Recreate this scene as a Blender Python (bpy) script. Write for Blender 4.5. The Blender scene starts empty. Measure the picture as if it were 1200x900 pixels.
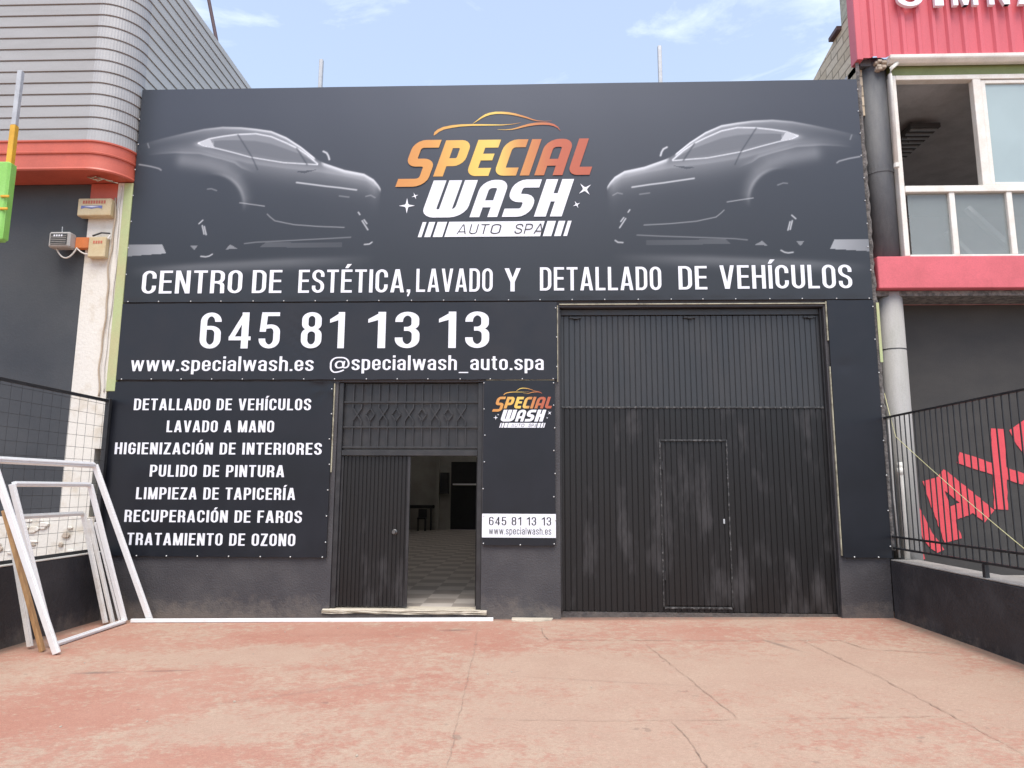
import bpy, bmesh, math, random
import numpy as np
from mathutils import Vector, Matrix
random.seed(7); np.random.seed(7)
SC = bpy.context.scene
COL = SC.collection

# ------------------------------------------------------------------ camera
def camera():
    yaw, pit, rol = -0.03404, 0.14913, 0.00456
    f = Vector((math.sin(yaw)*math.cos(pit), math.cos(yaw)*math.cos(pit), math.sin(pit)))
    r = Vector((math.cos(yaw), -math.sin(yaw), 0)); u = r.cross(f)
    R = r*math.cos(rol)+u*math.sin(rol); U = -r*math.sin(rol)+u*math.cos(rol)
    cd = bpy.data.cameras.new('camera'); cd.sensor_width = 36; cd.lens = 819.6*36/1200
    cd.clip_end = 3000; cd.clip_start = 0.05
    o = bpy.data.objects.new('camera', cd); COL.objects.link(o)
    M = Matrix((R, U, -f)).transposed().to_4x4(); M.translation = (0, -9.2, 1.69)
    o.matrix_world = M; SC.camera = o
camera()

# ------------------------------------------------------------------ light
SUN_EL, SUN_AZ = math.radians(62), math.radians(176)      # veiled high sun behind the camera (azimuth from +Y)
def world():
    w = bpy.data.worlds.new('World'); SC.world = w; w.use_nodes = True
    nt = w.node_tree; N = nt.nodes; L = nt.links
    bg = N['Background']; bg.inputs['Strength'].default_value = 0.112
    sky = N.new('ShaderNodeTexSky'); sky.sky_type = 'NISHITA'; sky.sun_disc = False
    sky.sun_elevation = SUN_EL; sky.sun_rotation = SUN_AZ
    sky.air_density = 1.0; sky.dust_density = 1.2; sky.ozone_density = 1.5
    tc = N.new('ShaderNodeTexCoord'); mp = N.new('ShaderNodeMapping'); mp.inputs['Scale'].default_value = (2.2, 2.2, 5.5)
    mp.inputs['Location'].default_value = (0.35, 0.1, 0.55)
    nz = N.new('ShaderNodeTexNoise'); nz.inputs['Scale'].default_value = 2.3; nz.inputs['Detail'].default_value = 9
    nz.inputs['Roughness'].default_value = 0.6; nz.inputs['Distortion'].default_value = 0.6
    cr = N.new('ShaderNodeValToRGB'); cr.color_ramp.elements[0].position = 0.54; cr.color_ramp.elements[1].position = 0.86
    cr.color_ramp.elements[0].color = (0.30, 0.30, 0.30, 1); cr.color_ramp.elements[1].color = (0.95, 0.95, 0.95, 1)
    mx = N.new('ShaderNodeMixRGB'); mx.inputs['Color2'].default_value = CLOUD
    L.new(tc.outputs['Generated'], mp.inputs['Vector']); L.new(mp.outputs['Vector'], nz.inputs['Vector'])
    L.new(nz.outputs['Fac'], cr.inputs['Fac']); L.new(cr.outputs['Color'], mx.inputs['Fac'])
    L.new(sky.outputs['Color'], mx.inputs['Color1']); L.new(mx.outputs['Color'], bg.inputs['Color'])
CLOUD = (4.9, 5.4, 6.1, 1)
world()
sd = bpy.data.lights.new('sun', 'SUN'); sd.energy = 1.5; sd.angle = math.radians(34); sd.color = (1, 0.95, 0.88)
so = bpy.data.objects.new('sun', sd); COL.objects.link(so)
sv = Vector((math.sin(SUN_AZ)*math.cos(SUN_EL), math.cos(SUN_AZ)*math.cos(SUN_EL), math.sin(SUN_EL)))
so.rotation_euler = sv.to_track_quat('Z', 'Y').to_euler(); so.location = sv*60
SC.view_settings.view_transform = 'Standard'; SC.view_settings.look = 'None'
SC.view_settings.gamma = 1.0; SC.view_settings.use_curve_mapping = False
SC.view_settings.exposure = 1.26

# ------------------------------------------------------------------ materials
def new_mat(name):
    m = bpy.data.materials.new(name); m.use_nodes = True
    return m, m.node_tree.nodes, m.node_tree.links, m.node_tree.nodes['Principled BSDF']
def mat(name, col, rough=0.6, col2=None, scale=3.0, lo=0.4, hi=0.65, stretch=(1,1,1), fine=0.06, fscale=60, bump=0.0, bscale=80,
        spec=0.5, metal=0.0, detail=6, rvar=0.1, splash=None):
    """one paint or stuff with uneven dirt: col over col2 in blotches, a fine grain, uneven gloss and bump"""
    m, N, L, B = new_mat(name)
    tc = N.new('ShaderNodeTexCoord'); mp = N.new('ShaderNodeMapping'); mp.inputs['Scale'].default_value = stretch
    L.new(tc.outputs['Object'], mp.inputs['Vector'])
    n1 = N.new('ShaderNodeTexNoise'); n1.inputs['Scale'].default_value = scale; n1.inputs['Detail'].default_value = detail; n1.inputs['Roughness'].default_value = 0.62
    L.new(mp.outputs['Vector'], n1.inputs['Vector'])
    r1 = N.new('ShaderNodeValToRGB'); r1.color_ramp.elements[0].position = lo; r1.color_ramp.elements[1].position = hi
    c2 = col2 if col2 else tuple(c*0.8 for c in col)
    r1.color_ramp.elements[0].color = (*col, 1); r1.color_ramp.elements[1].color = (*c2, 1)
    L.new(n1.outputs['Fac'], r1.inputs['Fac'])
    n2 = N.new('ShaderNodeTexNoise'); n2.inputs['Scale'].default_value = fscale; n2.inputs['Detail'].default_value = 3
    L.new(tc.outputs['Object'], n2.inputs['Vector'])
    mr = N.new('ShaderNodeMapRange'); mr.inputs['From Min'].default_value = 0.3; mr.inputs['From Max'].default_value = 0.7
    mr.inputs['To Min'].default_value = 1-fine; mr.inputs['To Max'].default_value = 1+fine
    L.new(n2.outputs['Fac'], mr.inputs['Value'])
    mu = N.new('ShaderNodeVectorMath'); mu.operation = 'SCALE'
    L.new(r1.outputs['Color'], mu.inputs[0]); L.new(mr.outputs['Result'], mu.inputs['Scale'])
    out = mu.outputs['Vector']
    if splash:                                       # dried splashes of yard dirt along the foot of a wall
        sp = N.new('ShaderNodeSeparateXYZ'); L.new(tc.outputs['Object'], sp.inputs['Vector'])
        n4 = N.new('ShaderNodeTexNoise'); n4.inputs['Scale'].default_value = 5; n4.inputs['Detail'].default_value = 8; n4.inputs['Roughness'].default_value = 0.75
        L.new(tc.outputs['Object'], n4.inputs['Vector'])
        ad = N.new('ShaderNodeMath'); ad.operation = 'MULTIPLY_ADD'; ad.inputs[1].default_value = -0.9; L.new(n4.outputs['Fac'], ad.inputs[0]); L.new(sp.outputs['Z'], ad.inputs[2])
        fr = N.new('ShaderNodeMapRange'); fr.inputs['From Min'].default_value = -0.15; fr.inputs['From Max'].default_value = -0.42; L.new(ad.outputs['Value'], fr.inputs['Value'])
        mx = N.new('ShaderNodeMixRGB'); mx.inputs['Color2'].default_value = (*splash, 1); L.new(fr.outputs['Result'], mx.inputs['Fac']); L.new(out, mx.inputs['Color1']); out = mx.outputs['Color']
    L.new(out, B.inputs['Base Color'])
    rr = N.new('ShaderNodeMapRange'); rr.inputs['From Min'].default_value = 0.3; rr.inputs['From Max'].default_value = 0.7
    rr.inputs['To Min'].default_value = max(0.02, rough-rvar); rr.inputs['To Max'].default_value = min(1, rough+rvar)
    L.new(n1.outputs['Fac'], rr.inputs['Value']); L.new(rr.outputs['Result'], B.inputs['Roughness'])
    B.inputs['Specular IOR Level'].default_value = spec; B.inputs['Metallic'].default_value = metal
    if bump:
        n3 = N.new('ShaderNodeTexNoise'); n3.inputs['Scale'].default_value = bscale; n3.inputs['Detail'].default_value = 4
        L.new(mp.outputs['Vector'], n3.inputs['Vector'])
        b = N.new('ShaderNodeBump'); b.inputs['Strength'].default_value = bump; b.inputs['Distance'].default_value = 0.02
        L.new(n3.outputs['Fac'], b.inputs['Height']); L.new(b.outputs['Normal'], B.inputs['Normal'])
    return m

M = {}
M['wall'] = mat('dark_grey_wall_paint', (0.046,0.043,0.046), 0.62, (0.070,0.065,0.066), 2.2, 0.42, 0.72, bump=0.35, bscale=45, fine=0.1, splash=(0.13,0.11,0.095))
M['lowwall'] = mat('charcoal_wall_paint', (0.026,0.025,0.028), 0.6, (0.050,0.047,0.049), 2.6, 0.45, 0.75, bump=0.5, bscale=30, fine=0.12, splash=(0.12,0.10,0.085))
M['steel'] = mat('dark_steel_paint', (0.0125,0.0115,0.0115), 0.38, (0.055,0.051,0.051), 1.7, 0.54, 0.72, (1.7,1.7,0.5), bump=0.08, bscale=60, fine=0.08, spec=0.35)
M['steel_upper'] = mat('greyer_dark_steel_paint', (0.026,0.027,0.029), 0.42, (0.038,0.038,0.039), 1.5, 0.45, 0.8, (2.2,2.2,0.5), bump=0.08, bscale=60)  # greyer tone for the upper panel of the gate
M['worn_edge'] = mat('worn_paint_edge', (0.018,0.017,0.017), 0.45, (0.12,0.115,0.11), 22, 0.50, 0.64)
M['steel_frame'] = mat('dark_frame_paint', (0.019,0.018,0.019), 0.42, (0.034,0.032,0.032), 6, bump=0.05)
M['black'] = mat('black_paint', (0.018,0.018,0.02), 0.45, (0.03,0.03,0.03), 8)
M['banner'] = mat('dark_vinyl', (0.013,0.0135,0.018), 0.40, (0.017,0.0175,0.022), 1.5, fine=0.05, fscale=200, bump=0.14, bscale=2.2, spec=0.4)
M['banner_side'] = mat('navy_vinyl', (0.007,0.008,0.012), 0.40, (0.010,0.011,0.016), 1.5, fine=0.05, fscale=200, bump=0.14, bscale=2.2, spec=0.4)
M['print_white'] = mat('white_print', (0.80,0.80,0.84), 0.45, (0.76,0.76,0.80), 3, fine=0.02)
M['print_black'] = mat('black_print', (0.02,0.02,0.025), 0.5)
M['eyelet'] = mat('nickel_screw', (0.72,0.72,0.70), 0.35, metal=0.3)
M['trim'] = mat('cream_batten', (0.46,0.43,0.31), 0.6, (0.2,0.18,0.13), 9, 0.45, 0.65)
M['white_alu'] = mat('white_lacquered_aluminium', (0.82,0.81,0.79), 0.38, (0.70,0.68,0.65), 7, 0.55, 0.8, fine=0.015)
M['white_old'] = mat('weathered_white_frame', (0.76,0.74,0.69), 0.45, (0.58,0.53,0.45), 6, 0.5, 0.8)
M['wood'] = mat('bare_wood', (0.52,0.31,0.14), 0.7, (0.36,0.2,0.09), 4, stretch=(6,6,0.6))
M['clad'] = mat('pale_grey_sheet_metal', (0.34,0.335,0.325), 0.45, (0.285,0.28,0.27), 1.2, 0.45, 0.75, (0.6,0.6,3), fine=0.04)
M['clad_side_lit'] = mat('pale_grey_sheet_metal_lit', (0.47,0.455,0.42), 0.45, (0.41,0.395,0.365), 1.2, 0.45, 0.75, (0.6,0.6,3), fine=0.04)  # lighter copy of the cladding; the side's brighter light put into its colour
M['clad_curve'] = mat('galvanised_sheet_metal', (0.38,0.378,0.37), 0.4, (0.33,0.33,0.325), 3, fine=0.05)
M['red'] = mat('brick_red_paint', (0.54,0.115,0.07), 0.5, (0.46,0.10,0.065), 2.4, fine=0.05)
M['greywall'] = mat('slate_grey_panel', (0.038,0.042,0.047), 0.55, (0.066,0.070,0.073), 0.8, 0.38, 0.72, fine=0.06, bump=0.15, bscale=30)
M['plaster'] = mat('white_plaster', (0.70,0.67,0.60), 0.8, (0.50,0.42,0.30), 3.0, 0.52, 0.8, bump=0.3, bscale=25, fine=0.05)
M['green'] = mat('pale_green_paint', (0.40,0.46,0.22), 0.6, (0.44,0.42,0.22), 3.5, stretch=(1,1,0.6), fine=0.06)
M['lime'] = mat('lime_green_panel', (0.24,0.53,0.10), 0.42, (0.28,0.58,0.14), 3)
M['yellow'] = mat('yellow_paint', (0.72,0.40,0.03), 0.5)
M['galv'] = mat('galvanised_steel', (0.50,0.51,0.51), 0.45, (0.40,0.41,0.42), 8, metal=0.2)
M['cream_box'] = mat('yellowed_plastic', (0.60,0.50,0.31), 0.5, (0.54,0.41,0.22), 4)
M['orange'] = mat('orange_plastic', (0.66,0.20,0.06), 0.5)
M['redprint'] = mat('faded_red_print', (0.55,0.16,0.10), 0.6)
M['blueprint'] = mat('faded_blue_print', (0.16,0.19,0.42), 0.6)
M['grey_plastic'] = mat('grey_plastic', (0.45,0.43,0.40), 0.5)
M['darkgrille'] = mat('dark_grille', (0.06,0.06,0.06), 0.6)
M['cable'] = mat('old_cable', (0.45,0.36,0.26), 0.7)
M['whitecable'] = mat('white_cable', (0.70,0.66,0.60), 0.6)
M['pink'] = mat('raspberry_paint', (0.63,0.125,0.145), 0.55, (0.54,0.11,0.125), 2.5, fine=0.06, bump=0.15)
M['pinkmetal'] = mat('raspberry_sheet_metal', (0.60,0.115,0.135), 0.45, (0.53,0.10,0.12), 1.5, stretch=(1,1,0.3), fine=0.04)
M['olive'] = mat('olive_green_paint', (0.20,0.24,0.09), 0.6)
M['column_dark'] = mat('dark_column_render', (0.085,0.087,0.093), 0.7, (0.15,0.148,0.145), 2, stretch=(2,2,0.5), bump=0.3)
M['column'] = mat('light_grey_column_render', (0.36,0.34,0.32), 0.7, (0.30,0.29,0.26), 2, stretch=(2,2,0.5), bump=0.25)
M['winframe'] = mat('cream_window_frame', (0.76,0.73,0.66), 0.45, (0.68,0.63,0.55), 5)
M['porchwall'] = mat('charcoal_porch_paint', (0.038,0.034,0.031), 0.75, (0.062,0.056,0.051), 1.6, 0.4, 0.75, (1,1,2), bump=0.2, fine=0.08)
M['graffiti'] = mat('red_wall_lettering', (0.68,0.07,0.085), 0.6, (0.62,0.065,0.08), 5)
M['concrete'] = mat('grey_concrete', (0.34,0.32,0.29), 0.8, (0.24,0.22,0.2), 4, bump=0.4)
M['rawedge'] = mat('raw_mortar_edge', (0.20,0.18,0.165), 0.9, (0.09,0.085,0.08), 14, 0.42, 0.6, bump=0.8, bscale=40)
M['pvc'] = mat('cream_pvc', (0.74,0.71,0.64), 0.45)
M['wire'] = mat('black_wire', (0.012,0.012,0.013), 0.5)
M['rope'] = mat('yellow_cord', (0.62,0.58,0.30), 0.7)
M['step'] = mat('cream_threshold_stone', (0.58,0.51,0.40), 0.7, (0.40,0.34,0.26), 8, 0.5, 0.75, bump=0.4)
M['interior'] = mat('dingy_interior_plaster', (0.34,0.325,0.29), 0.85, (0.23,0.215,0.19), 1.2, 0.4, 0.75, bump=0.2)
M['ceiling'] = mat('fibre_cement_roof', (0.34,0.33,0.31), 0.85, (0.26,0.25,0.23), 2)
M['intdark'] = mat('black_door_paint', (0.010,0.010,0.012), 0.5)
M['gymceil'] = mat('gym_ceiling_paint', (0.50,0.50,0.50), 0.85)
M['lamp'] = mat('lamp_louvre', (0.55,0.55,0.54), 0.35, metal=0.6)
M['knob'] = mat('dull_dark_metal', (0.16,0.155,0.15), 0.35, metal=0.7)
M['mast'] = mat('rusty_mast', (0.10,0.055,0.06), 0.6)
M['crack'] = mat('dirt_in_joint', (0.25,0.17,0.125), 0.9, (0.44,0.31,0.23), 9)
M['pebble'] = mat('mortar_crumb', (0.50,0.42,0.33), 0.9, (0.3,0.25,0.2), 15)

def glass(name, col, alpha, rough):
    m, N, L, B = new_mat(name)
    tc = N.new('ShaderNodeTexCoord'); nz = N.new('ShaderNodeTexNoise'); nz.inputs['Scale'].default_value = 1.3; nz.inputs['Detail'].default_value = 4
    L.new(tc.outputs['Object'], nz.inputs['Vector'])
    cr = N.new('ShaderNodeValToRGB'); cr.color_ramp.elements[0].position = 0.35; cr.color_ramp.elements[1].position = 0.7
    cr.color_ramp.elements[0].color = (*col, 1); cr.color_ramp.elements[1].color = (*[c*0.88 for c in col], 1)
    L.new(nz.outputs['Fac'], cr.inputs['Fac']); L.new(cr.outputs['Color'], B.inputs['Base Color'])
    B.inputs['Alpha'].default_value = alpha; B.inputs['Roughness'].default_value = rough
    return m
M['glass'] = glass('pale_film_glass', (0.33,0.37,0.36), 0.50, 0.06)
M['glass_up'] = glass('green_tinted_glass', (0.46,0.56,0.56), 0.75, 0.05)

def added_skylight():  # sheet for the roof strips added to light the hall
    m, N, L, B = new_mat('added_translucent_sheet'); N.remove(B)
    tr = N.new('ShaderNodeBsdfTranslucent'); tr.inputs['Color'].default_value = (0.74,0.71,0.67,1)
    L.new(tr.outputs['BSDF'], N['Material Output'].inputs['Surface']); return m
M['added_skylight'] = added_skylight()

def brick_mat(name, c1, c2, mortar, scale, bw=0.5, rh=0.25, rot=(0,0,0), msize=0.02):
    m, N, L, B = new_mat(name)
    tc = N.new('ShaderNodeTexCoord'); mp = N.new('ShaderNodeMapping'); mp.inputs['Rotation'].default_value = rot
    br = N.new('ShaderNodeTexBrick'); br.inputs['Scale'].default_value = scale; br.inputs['Brick Width'].default_value = bw; br.inputs['Row Height'].default_value = rh
    br.inputs['Color1'].default_value = (*c1, 1); br.inputs['Color2'].default_value = (*c2, 1); br.inputs['Mortar'].default_value = (*mortar, 1); br.inputs['Mortar Size'].default_value = msize
    sp = N.new('ShaderNodeSeparateXYZ'); cb = N.new('ShaderNodeCombineXYZ'); N.remove(mp)
    L.new(tc.outputs['Object'], sp.inputs['Vector']); L.new(sp.outputs['Y'], cb.inputs['X']); L.new(sp.outputs['Z'], cb.inputs['Y']); L.new(cb.outputs['Vector'], br.inputs['Vector'])
    nz = N.new('ShaderNodeTexNoise'); nz.inputs['Scale'].default_value = 14; nz.inputs['Detail'].default_value = 5
    L.new(tc.outputs['Object'], nz.inputs['Vector'])
    mr = N.new('ShaderNodeMapRange'); mr.inputs['To Min'].default_value = 0.75; mr.inputs['To Max'].default_value = 1.25
    L.new(nz.outputs['Fac'], mr.inputs['Value'])
    vm = N.new('ShaderNodeVectorMath'); vm.operation = 'SCALE'; L.new(br.outputs['Color'], vm.inputs[0]); L.new(mr.outputs['Result'], vm.inputs['Scale'])
    L.new(vm.outputs['Vector'], B.inputs['Base Color']); B.inputs['Roughness'].default_value = 0.9
    b = N.new('ShaderNodeBump'); b.inputs['Strength'].default_value = 0.6; b.inputs['Distance'].default_value = 0.01; b.invert = True
    L.new(br.outputs['Fac'], b.inputs['Height']); L.new(b.outputs['Normal'], B.inputs['Normal'])
    return m
# bricks of a wall in the YZ plane: turn (y,z) into (x,y)
M['brick'] = brick_mat('buff_brick', (0.66,0.55,0.41), (0.54,0.44,0.31), (0.30,0.24,0.17), 1.0, 0.42, 0.15, (math.radians(90), 0, math.radians(90)), 0.012)

def floor_mat():
    m, N, L, B = new_mat('checkered_floor_tiles')
    tc = N.new('ShaderNodeTexCoord')
    ck = N.new('ShaderNodeTexChecker'); ck.inputs['Scale'].default_value = 2.4
    ck.inputs['Color1'].default_value = (0.60,0.54,0.48,1); ck.inputs['Color2'].default_value = (0.37,0.32,0.28,1)
    mp = N.new('ShaderNodeMapping'); mp.inputs['Location'].default_value = (0.1, 0.05, 0.013)
    L.new(tc.outputs['Object'], mp.inputs['Vector']); L.new(mp.outputs['Vector'], ck.inputs['Vector'])
    nz = N.new('ShaderNodeTexNoise'); nz.inputs['Scale'].default_value = 3; nz.inputs['Detail'].default_value = 5; L.new(tc.outputs['Object'], nz.inputs['Vector'])
    mr = N.new('ShaderNodeMapRange'); mr.inputs['To Min'].default_value = 0.7; mr.inputs['To Max'].default_value = 1.2; L.new(nz.outputs['Fac'], mr.inputs['Value'])
    vm = N.new('ShaderNodeVectorMath'); vm.operation = 'SCALE'; L.new(ck.outputs['Color'], vm.inputs[0]); L.new(mr.outputs['Result'], vm.inputs['Scale'])
    L.new(vm.outputs['Vector'], B.inputs['Base Color']); B.inputs['Roughness'].default_value = 0.35
    return m
M['tiles'] = floor_mat()

def ground_mat():
    """worn red floor paint over beige concrete: patches where the paint has gone, grain, dust and a few dark stains"""
    m, N, L, B = new_mat('worn_red_concrete')
    tc = N.new('ShaderNodeTexCoord')
    def noise(scale, detail=6, rough=0.6, stretch=None, dist=0.0):
        n = N.new('ShaderNodeTexNoise'); n.inputs['Scale'].default_value = scale; n.inputs['Detail'].default_value = detail
        n.inputs['Roughness'].default_value = rough; n.inputs['Distortion'].default_value = dist
        src = tc.outputs['Object']
        if stretch:
            mp = N.new('ShaderNodeMapping'); mp.inputs['Scale'].default_value = stretch; L.new(src, mp.inputs['Vector']); src = mp.outputs['Vector']
        L.new(src, n.inputs['Vector']); return n.outputs['Fac']
    def ramp(fac, p0, p1, c0=(0,0,0), c1=(1,1,1)):
        r = N.new('ShaderNodeValToRGB'); r.color_ramp.elements[0].position = p0; r.color_ramp.elements[1].position = p1
        r.color_ramp.elements[0].color = (*c0,1); r.color_ramp.elements[1].color = (*c1,1); L.new(fac, r.inputs['Fac']); return r.outputs['Color']
    def mix(f, a, b, blend='MIX'):
        x = N.new('ShaderNodeMixRGB'); x.blend_type = blend
        for s, v in (('Fac', f), ('Color1', a), ('Color2', b)):
            if isinstance(v, (int, float)): x.inputs[s].default_value = v
            elif isinstance(v, tuple): x.inputs[s].default_value = (*v, 1)
            else: L.new(v, x.inputs[s])
        return x.outputs['Color']
    def math_(op, a, b):
        x = N.new('ShaderNodeMath'); x.operation = op
        for i, v in enumerate((a, b)):
            if isinstance(v, (int, float)): x.inputs[i].default_value = v
            else: L.new(v, x.inputs[i])
        return x.outputs['Value']
    def spot(cx, cy, rx, ry, rot=0.0):          # 1 in the middle of a worn patch, 0 outside
        mp = N.new('ShaderNodeMapping'); mp.vector_type = 'TEXTURE'; mp.inputs['Location'].default_value = (cx, cy, 0); mp.inputs['Scale'].default_value = (rx, ry, 40); mp.inputs['Rotation'].default_value = (0,0,rot)
        L.new(tc.outputs['Object'], mp.inputs['Vector'])
        ln = N.new('ShaderNodeVectorMath'); ln.operation = 'LENGTH'; L.new(mp.outputs['Vector'], ln.inputs[0])
        r = N.new('ShaderNodeMapRange'); r.inputs['From Min'].default_value = 1.0; r.inputs['From Max'].default_value = 0.2; L.new(ln.outputs['Value'], r.inputs['Value'])
        return r.outputs['Result']
    red = mix(ramp(noise(0.9, 4), 0.35, 0.7), (0.42,0.200,0.142), (0.46,0.255,0.187))
    beige = mix(ramp(noise(2.3, 6), 0.35, 0.7), (0.45,0.325,0.24), (0.50,0.385,0.285))
    big = noise(0.55, 8, 0.68, (1, 1.6, 1), 0.4)
    wear = big
    for args, k in (((-3.0,-1.95,1.7,0.55,0.12), 0.30), ((-2.2,-4.1,0.9,0.5,0.2), 0.16), ((1.2,-3.6,3.2,2.4,0), 0.22), ((3.3,-2.9,0.9,1.6,0.2), 0.20), ((3.3,-1.6,1.0,0.4,0), 0.14), ((-0.6,-2.3,1.6,0.5,-0.2), 0.12), ((-3.6,-5.0,1.2,0.35,0.3), 0.12), ((1.5,-2.2,3.0,0.9,0), 0.16)):
        wear = math_('ADD', wear, math_('MULTIPLY', spot(*args), k))
    for args, k in (((-3.9,-4.0,1.5,1.1,0.2), 0.10), ((2.0,-0.7,2.2,0.35,0), 0.07), ((-2.0,-3.2,2.0,0.4,0), 0.08), ((-1.5,-0.9,2.4,0.5,0), 0.10)):
        wear = math_('SUBTRACT', wear, math_('MULTIPLY', spot(*args), k))
    fine = noise(9, 8, 0.75)
    wear2 = math_('ADD', wear, math_('MULTIPLY', math_('SUBTRACT', math_('ADD', math_('MULTIPLY', fine, 0.55), math_('MULTIPLY', noise(22, 7, 0.75, (1,1.8,1)), 0.45)), 0.5), 2.1))
    col = mix(ramp(wear2, 0.44, 0.66), red, beige)
    soft = ramp(wear, 0.40, 0.72)
    col = mix(math_('MULTIPLY', soft, 0.50), col, (0.44,0.275,0.205))
    flakes = ramp(noise(26, 6, 0.7), 0.60, 0.68)
    col = mix(math_('MULTIPLY', flakes, 0.35), col, (0.58,0.48,0.36))
    darks = ramp(noise(3.1, 7, 0.7, (1,2.2,1)), 0.66, 0.76)
    col = mix(math_('MULTIPLY', darks, 0.25), col, (0.20,0.12,0.085))
    for args in ((-4.0,-2.62,0.28,0.06,0.1), (-3.4,-2.55,0.3,0.04,0.1), (2.55,-1.5,0.05,0.4,0.35), (-0.95,-0.72,0.25,0.08,0.1)):
        col = mix(math_('MULTIPLY', math_('MULTIPLY', spot(*args), fine), 0.9), col, (0.09,0.075,0.065))
    for args in ((-.6,0.02,6.0,.16,0), (4.42,-3,.16,5,0), (-5.6,-3,.18,5,0)):       # contact shade painted along the wall feet, together with grime
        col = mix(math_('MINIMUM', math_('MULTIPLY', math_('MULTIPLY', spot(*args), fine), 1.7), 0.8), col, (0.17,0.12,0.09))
    for args in ((-1.8,-3.2,1.3,.05,0.5), (0.6,-2.9,1.1,.04,-0.2)):   # faint tyre marks
        col = mix(math_('MULTIPLY', math_('MULTIPLY', spot(*args), noise(14, 6, 0.75)), 0.40), col, (0.20,0.14,0.11))
    drops = ramp(noise(5.5, 4, 0.5), 0.70, 0.73)
    col = mix(math_('MULTIPLY', drops, 0.35), col, (0.15,0.11,0.09))
    mott = ramp(noise(34, 8, 0.8, (1,1.5,1)), 0.30, 0.70, (0.86,0.84,0.82), (1.12,1.12,1.12))
    col = mix(1.0, col, mott, 'MULTIPLY')
    grit = ramp(noise(150, 3, 0.7), 0.3, 0.75, (0.80,0.80,0.80), (1.15,1.15,1.15))
    col = mix(1.0, col, grit, 'MULTIPLY')
    L.new(col, B.inputs['Base Color']); B.inputs['Roughness'].default_value = 0.82; B.inputs['Specular IOR Level'].default_value = 0.3
    b1 = N.new('ShaderNodeBump'); b1.inputs['Strength'].default_value = 0.35; b1.inputs['Distance'].default_value = 0.012
    L.new(math_('ADD', wear2, math_('MULTIPLY', noise(40, 6, 0.7), 0.5)), b1.inputs['Height']); L.new(b1.outputs['Normal'], B.inputs['Normal'])
    return m
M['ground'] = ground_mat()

def vcol_mat():
    m, N, L, B = new_mat('printed_vinyl')
    a = N.new('ShaderNodeVertexColor'); a.layer_name = 'print'
    tc = N.new('ShaderNodeTexCoord'); nz = N.new('ShaderNodeTexNoise'); nz.inputs['Scale'].default_value = 260; L.new(tc.outputs['Object'], nz.inputs['Vector'])
    mr = N.new('ShaderNodeMapRange'); mr.inputs['To Min'].default_value = 0.93; mr.inputs['To Max'].default_value = 1.07; L.new(nz.outputs['Fac'], mr.inputs['Value'])
    vm = N.new('ShaderNodeVectorMath'); vm.operation = 'SCALE'; L.new(a.outputs['Color'], vm.inputs[0]); L.new(mr.outputs['Result'], vm.inputs['Scale'])
    L.new(vm.outputs['Vector'], B.inputs['Base Color']); B.inputs['Roughness'].default_value = 0.42
    return m
M['print'] = vcol_mat()
def logo_mat():
    """gold print running orange - yellow - red along the word"""
    m, N, L, B = new_mat('gold_gradient_print')
    tc = N.new('ShaderNodeTexCoord'); sp = N.new('ShaderNodeSeparateXYZ'); L.new(tc.outputs['Object'], sp.inputs['Vector'])
    mr = N.new('ShaderNodeMapRange'); mr.inputs['From Min'].default_value = -1.32; mr.inputs['From Max'].default_value = 1.32; L.new(sp.outputs['X'], mr.inputs['Value'])
    cr = N.new('ShaderNodeValToRGB'); e = cr.color_ramp.elements
    e[0].position = 0.0; e[0].color = (0.58,0.24,0.06,1); e[1].position = 1.0; e[1].color = (0.42,0.095,0.045,1)
    for p, c in ((0.18,(0.62,0.29,0.07)), (0.42,(0.76,0.50,0.10)), (0.52,(0.76,0.54,0.12)), (0.66,(0.56,0.24,0.065)), (0.84,(0.45,0.11,0.05))):
        x = e.new(p); x.color = (*c, 1)
    L.new(mr.outputs['Result'], cr.inputs['Fac']); L.new(cr.outputs['Color'], B.inputs['Base Color']); B.inputs['Roughness'].default_value = 0.42
    return m
M['gold'] = logo_mat()

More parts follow.
